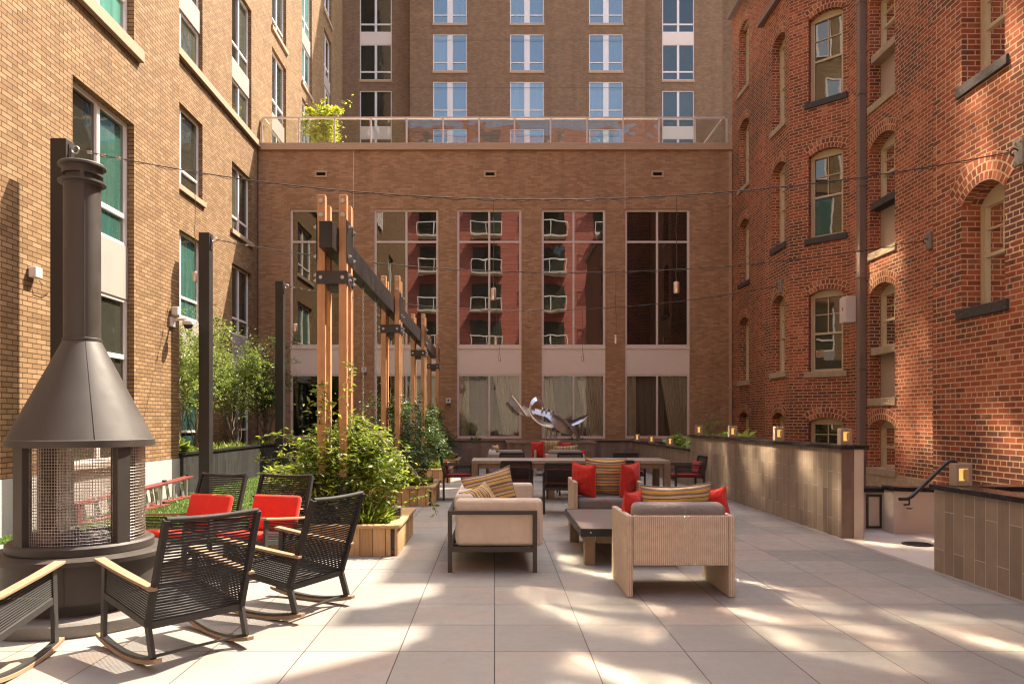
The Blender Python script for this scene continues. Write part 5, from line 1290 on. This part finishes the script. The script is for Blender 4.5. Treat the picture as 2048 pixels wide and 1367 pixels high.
# ================================================================== PLANTS
# lawn blades
n=60000; pts=np.stack([RNG.uniform(-6.1,-2.8,n),8.8+RNG.uniform(0,1,n)**1.5*14.3,np.full(n,.004)],1)
g=leaves_mesh('lawn_grass',pts,.05,M['grass'],None,dirs=np.tile([0,0,1.6],(n,1)),flat=1,asp=.22,droop=.3); props(g,kind='stuff')

def shrub(name,label,cat,base,stems,blobs,n,size,mat,group=None,bark=None,seed=0,asp=.45,wand=0,tr=.012):
    random.seed(seed); base=Vector(base)
    o=thing(name,label,cat,base,0,group)
    m=MB(); tips=[]
    for a,b,r in stems:
        p=branch_path(a,b,7,.03); m.tube(p,[r*(1-.75*i/7) for i in range(8)],6)
        for k in range(3,8):
            for _ in range(2):
                q=p[k]; e=q+Vector((random.gauss(0,.22),random.gauss(0,.22),random.uniform(.05,.35)))
                m.tube(branch_path(q,e,4,.015),[r*.35*(1-.8*i/4) for i in range(5)],5); tips.append(e)
    if m.v: m.build('stems',bark or M['bark'],o,smooth=60)
    pts=clump_points(blobs,n)
    if tips:
        tp=np.array([list(t_) for t_ in tips]); k=int(n*.22); pts=np.concatenate([pts,tp[RNG.integers(0,len(tp),k)]+RNG.normal(size=(k,3))*.09])
    leaves_mesh('leaves',pts,size,mat,o,asp=asp)
    return o
# multi-stemmed shrubs in the left planter
def multistem(base,hgt,spread,n,label,seed,mat='leaf',bias=(0,0)):
    rr=random.Random(seed); st=[]; bl=[]
    for k in range(13):
        a=rr.uniform(0,2*PI); r_=spread*rr.uniform(.25,1.25); h_=hgt*rr.uniform(.62,1.0)
        e=(math.cos(a)*r_*.8+bias[0],math.sin(a)*r_*1.15+bias[1],h_); st.append(((rr.uniform(-.1,.1),rr.uniform(-.1,.1),0),e,.017))
        for f,rad,w_ in ((1.0,.20,.6),(.86,.30,1.0),(.72,.33,1.0),(.58,.28,.55),(.45,.2,.2)):
            bl.append((e[0]*f+rr.gauss(0,.09),e[1]*f+rr.gauss(0,.12),h_*f+rr.gauss(0,.08),rad,rad*1.1,rad*.8,w_*rr.uniform(.4,1.3)))
    return shrub('planted_shrub',label,'shrub',base,st,bl,int(n*1.75),.062,M[mat],'tall shrubs in the left planter',seed=seed)
multistem((-6.75,15.6,.76),3.0,.5,3300,'tall loose shrub just left of the second steel post',3)
multistem((-6.9,17.2,.76),3.05,.8,5200,'tall leafy shrub with many bare stems between the two steel posts',4)
multistem((-6.75,19.0,.76),3.1,.8,5000,'tall leafy shrub reaching the third steel post from the left',5)
multistem((-6.7,21.6,.76),3.0,.85,5000,'darker tall shrub right of the third steel post',6,'vine_d')
# low planting at the foot of the shrubs
def tuft(base,r,h,n,label,mat='grass',name='grass_tuft',cat='plant',group=None,wid=.12):
    o=thing(name,label,cat,base,0,group); pts=np.zeros((n,3)); a=RNG.uniform(0,2*PI,n); q=r*RNG.uniform(0,1,n)**.7*.55
    pts[:,0]=np.cos(a)*q; pts[:,1]=np.sin(a)*q
    d=np.stack([np.cos(a)*.75,np.sin(a)*.75,np.full(n,1.1)],1)
    leaves_mesh('blades',pts,h,M[mat],o,dirs=d*1.6,flat=1,asp=wid,droop=.45); return o
for k,(x,y,lab) in enumerate(((-6.5,15.3,'grass tuft at the near end of the left planter'),(-6.5,16.9,'grass tuft left of centre under the planter shrubs'),(-6.45,18.2,'grass tuft between the two rear planter shrubs'),(-6.45,20.6,'grass tuft right of the third steel post in the left planter'))):
    tuft((x,y,.76),.42,.20,190,lab,'vine','grass_tuft','plant','grass tufts along the left planter',.08)
tuft((-6.55,14.75,.76),.4,.34,300,'low bushy plant at the left planter corner','leaf','low_plant','plant',None,.4)

# vines over the cedar planters
def vine(base,label,blobs,n,size,mat,tendrils,seed):
    o=shrub('climbing_vine',label,'vine',base,[((0,0,0),(b[0]*.8,b[1]*.8,b[2]),.012) for b in blobs[:6]],blobs,n,size,M[mat],'vines over the cedar planters',seed=seed,asp=.33)
    if tendrils:
        lp=[]
        for t_ in tendrils:
            p=[Vector(q)-Vector(base) for q in t_]; m=MB(); m.tube(p,.0035,5); m.build('tendril',M['bark'],o,smooth=60)
            for a,b in zip(p[:-1],p[1:]):
                for f in (0,.2,.4,.6,.8):
                    for _ in range(2): q=a.lerp(b,f); lp.append((q.x+random.gauss(0,.012),q.y+random.gauss(0,.012),q.z+random.gauss(0,.012)))
        leaves_mesh('tendril_leaves',np.array(lp),size*.85,M[mat],o,asp=.34)
    return o
b0=(-1.9,8.85,.30)
W0=lambda px,py,Y:P(px,py,Y)
T=[[W0(735,905,8.5),W0(775,890,8.4),W0(812,925,8.3),W0(840,960,8.2),W0(862,1000,8.15),W0(874,1030,8.1)],
   [W0(840,960,8.2),W0(833,990,8.2),W0(815,1005,8.2)],
   [W0(720,860,8.6),W0(760,870,8.5),W0(800,905,8.4),W0(836,950,8.3)],
   [W0(600,905,8.4),W0(560,915,8.3),W0(525,920,8.2),W0(505,914,8.2)],
   [W0(600,900,8.5),W0(590,880,8.5),W0(575,872,8.4)],
   [W0(700,840,8.35),W0(690,790,8.33),W0(697,750,8.33),W0(705,735,8.33),W0(690,720,8.33)],
   [W0(640,840,8.35),W0(648,800,8.33),W0(652,770,8.33),W0(634,770,8.33),W0(630,790,8.33)],
   [W0(660,880,8.5),W0(662,830,8.55),W0(655,790,8.6)],[W0(720,830,8.5),W0(745,860,8.45),W0(765,865,8.4)],
   [W0(672,850,8.6),W0(685,810,8.7),W0(706,770,8.75)]]
for k in range(26):
    a_=random.uniform(0,2*PI); q0=Vector(b0)+Vector((math.cos(a_)*.35,math.sin(a_)*.3-.05,random.uniform(.25,.85))); q1=q0+Vector((math.cos(a_)*random.uniform(.25,.5),math.sin(a_)*random.uniform(.15,.35),random.uniform(.0,.4)))
    q2=q1+Vector((math.cos(a_)*.16,math.sin(a_)*.12,random.uniform(-.16,.06))); T.append([q0,q0.lerp(q1,.5)+Vector((0,0,.05)),q1,q2])
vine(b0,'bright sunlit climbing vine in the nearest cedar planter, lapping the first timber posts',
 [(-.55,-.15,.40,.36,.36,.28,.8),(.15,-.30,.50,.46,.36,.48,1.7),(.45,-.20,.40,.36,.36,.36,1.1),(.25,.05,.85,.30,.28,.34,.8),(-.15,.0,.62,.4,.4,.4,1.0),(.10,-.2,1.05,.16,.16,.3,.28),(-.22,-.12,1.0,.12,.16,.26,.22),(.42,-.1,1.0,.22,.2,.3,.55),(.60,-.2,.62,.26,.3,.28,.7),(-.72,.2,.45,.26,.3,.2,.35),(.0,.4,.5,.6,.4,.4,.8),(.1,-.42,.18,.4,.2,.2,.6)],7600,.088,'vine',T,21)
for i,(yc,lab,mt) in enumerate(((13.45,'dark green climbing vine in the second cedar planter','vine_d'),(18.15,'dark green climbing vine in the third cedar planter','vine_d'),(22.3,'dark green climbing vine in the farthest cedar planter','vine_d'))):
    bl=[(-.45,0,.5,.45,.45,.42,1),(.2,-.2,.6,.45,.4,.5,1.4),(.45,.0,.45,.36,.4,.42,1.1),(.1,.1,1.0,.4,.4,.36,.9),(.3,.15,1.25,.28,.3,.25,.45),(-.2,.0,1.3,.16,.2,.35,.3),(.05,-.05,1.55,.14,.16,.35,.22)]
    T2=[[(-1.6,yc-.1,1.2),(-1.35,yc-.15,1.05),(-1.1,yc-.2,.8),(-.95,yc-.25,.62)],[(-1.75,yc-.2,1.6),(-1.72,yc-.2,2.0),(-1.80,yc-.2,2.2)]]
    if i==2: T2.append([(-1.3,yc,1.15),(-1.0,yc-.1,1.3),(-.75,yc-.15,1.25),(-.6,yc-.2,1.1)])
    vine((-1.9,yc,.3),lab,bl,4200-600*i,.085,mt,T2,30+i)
for i,(x0,x1,y0,y1) in enumerate(boxes):
    tuft((x1-.38,y0+.36,.27),.34,.26,420-60*i,'bright grass tuft at the front corner of the '+('nearest','second','third','farthest')[i]+' cedar planter','vine','grass_tuft','plant','grass tufts in the cedar planters',.07)
# hostas behind the right walls
def hosta(base,r,n,label,size=.19):
    o=thing('hosta_plant',label,'plant',base,0,'broad leaved plants behind the right hand walls'); a=RNG.uniform(0,2*PI,n); q=r*RNG.uniform(.1,1,n)
    pts=np.stack([np.cos(a)*q,np.sin(a)*q,RNG.uniform(.05,.30,n)],1); d=np.stack([np.cos(a),np.sin(a),np.full(n,.35)],1)
    leaves_mesh('leaves',pts,size,M['hosta'],o,dirs=d*1.5,flat=1,asp=.62,droop=.5)
hosta((5.15,15.9,.86),.48,170,'bright broad leaved plant behind the tall tiled wall between its lamps')
hosta((4.95,17.3,.74),.42,150,'broad leaved plant behind the low planter wall next to the tall wall')
hosta((5.0,19.4,.74),.40,130,'broad leaved plant behind the low planter wall between its lamps')
shrub('planted_shrub','small airy shrub at the far corner before the rightmost hall window','shrub',(5.3,17.9,.74),[((0,0,0),(-.1,.1,.6),.008),((0,0,0),(.15,0,.65),.008)],[(0,0,.4,.3,.3,.22,1),(.1,.1,.6,.22,.2,.15,.5)],420,.06,M['leaf'],seed=9)
tuft((-.6,23.7,.78),.3,.16,60,'low weeds in the bed under the middle hall window','leaf','low_plant','plant',None,.4)
tuft((2.6,23.75,.78),.3,.16,60,'low weeds in the bed behind the sculpture','leaf','low_plant','plant',None,.4)
# little tree on the roof terrace
base=P(648,285,27.3); base.z=10.35
rr=random.Random(8); st=[((0,0,0),(.02,0,1.0),.05)]; bl=[]
for k in range(9):
    a=k*2*PI/9; r_=rr.uniform(.3,.62); e=(math.cos(a)*r_,math.sin(a)*r_,rr.uniform(1.5,2.6)); st.append(((0,0,.9),e,.025)); bl.append((*e,.34,.34,.30,1))
bl+=[(0,0,1.7,.5,.5,.6,1.4),(.05,0,2.4,.42,.42,.42,1.2),(-.1,0,1.0,.4,.4,.4,.5),(0,0,2.75,.25,.25,.28,.5)]
shrub('terrace_tree','lime green small tree behind the glass railing on the roof terrace','tree',base,st,bl,3000,.12,M['lime'],seed=12)
# ================================================================== LIGHT, CAMERA
w=bpy.data.worlds.new('World'); scene.world=w; w.use_nodes=True
nt=w.node_tree; bg=nt.nodes['Background']
sky=nt.nodes.new('ShaderNodeTexSky'); sky.sky_type='NISHITA'; sky.sun_disc=False
SX,SY=.545,.475                        # metres the shadow moves to -x, -y per metre of height
elev=math.atan(1/math.hypot(SX,SY)); az=math.atan2(SX,SY)       # azimuth from +Y towards +X
sky.sun_elevation=elev; sky.sun_rotation=az; sky.dust_density=4.5; sky.air_density=1.25; sky.ozone_density=.3
nt.links.new(sky.outputs[0],bg.inputs[0]); bg.inputs[1].default_value=.106
sl=bpy.data.lights.new('sun','SUN'); sl.energy=3.3; sl.angle=R(.5); sl.color=(1,.87,.70)
so=bpy.data.objects.new('sun',sl); COL.objects.link(so); so.rotation_euler=Vector((-SX,-SY,-1)).to_track_quat('-Z','Y').to_euler(); so.location=(10,10,40)
cd=bpy.data.cameras.new('camera'); cam=bpy.data.objects.new('camera',cd); COL.objects.link(cam)
cam.location=(0,0,H); cam.rotation_euler=(PI/2,0,0); cd.sensor_width=36; cd.lens=36*F/2048; cd.shift_x=(1024-VX)/2048; cd.shift_y=(VY-683.5)/2048; cd.clip_end=2000; cd.clip_start=.05
scene.camera=cam
scene.render.engine='CYCLES'
cy=scene.cycles; cy.max_bounces=10; cy.diffuse_bounces=7; cy.glossy_bounces=5; cy.transparent_max_bounces=16; cy.transmission_bounces=4
cy.sample_clamp_indirect=60; cy.caustics_reflective=True; cy.blur_glossy=0; cy.use_guiding=True; cy.caustics_refractive=False
try: cy.use_denoising=True; cy.denoiser='OPENIMAGEDENOISE'
except Exception: pass
vs=scene.view_settings; vs.view_transform='Standard'; vs.look='None'; vs.exposure=2.33; vs.gamma=1

cy.filter_width=1.2 if hasattr(cy,'filter_width') else 1.5
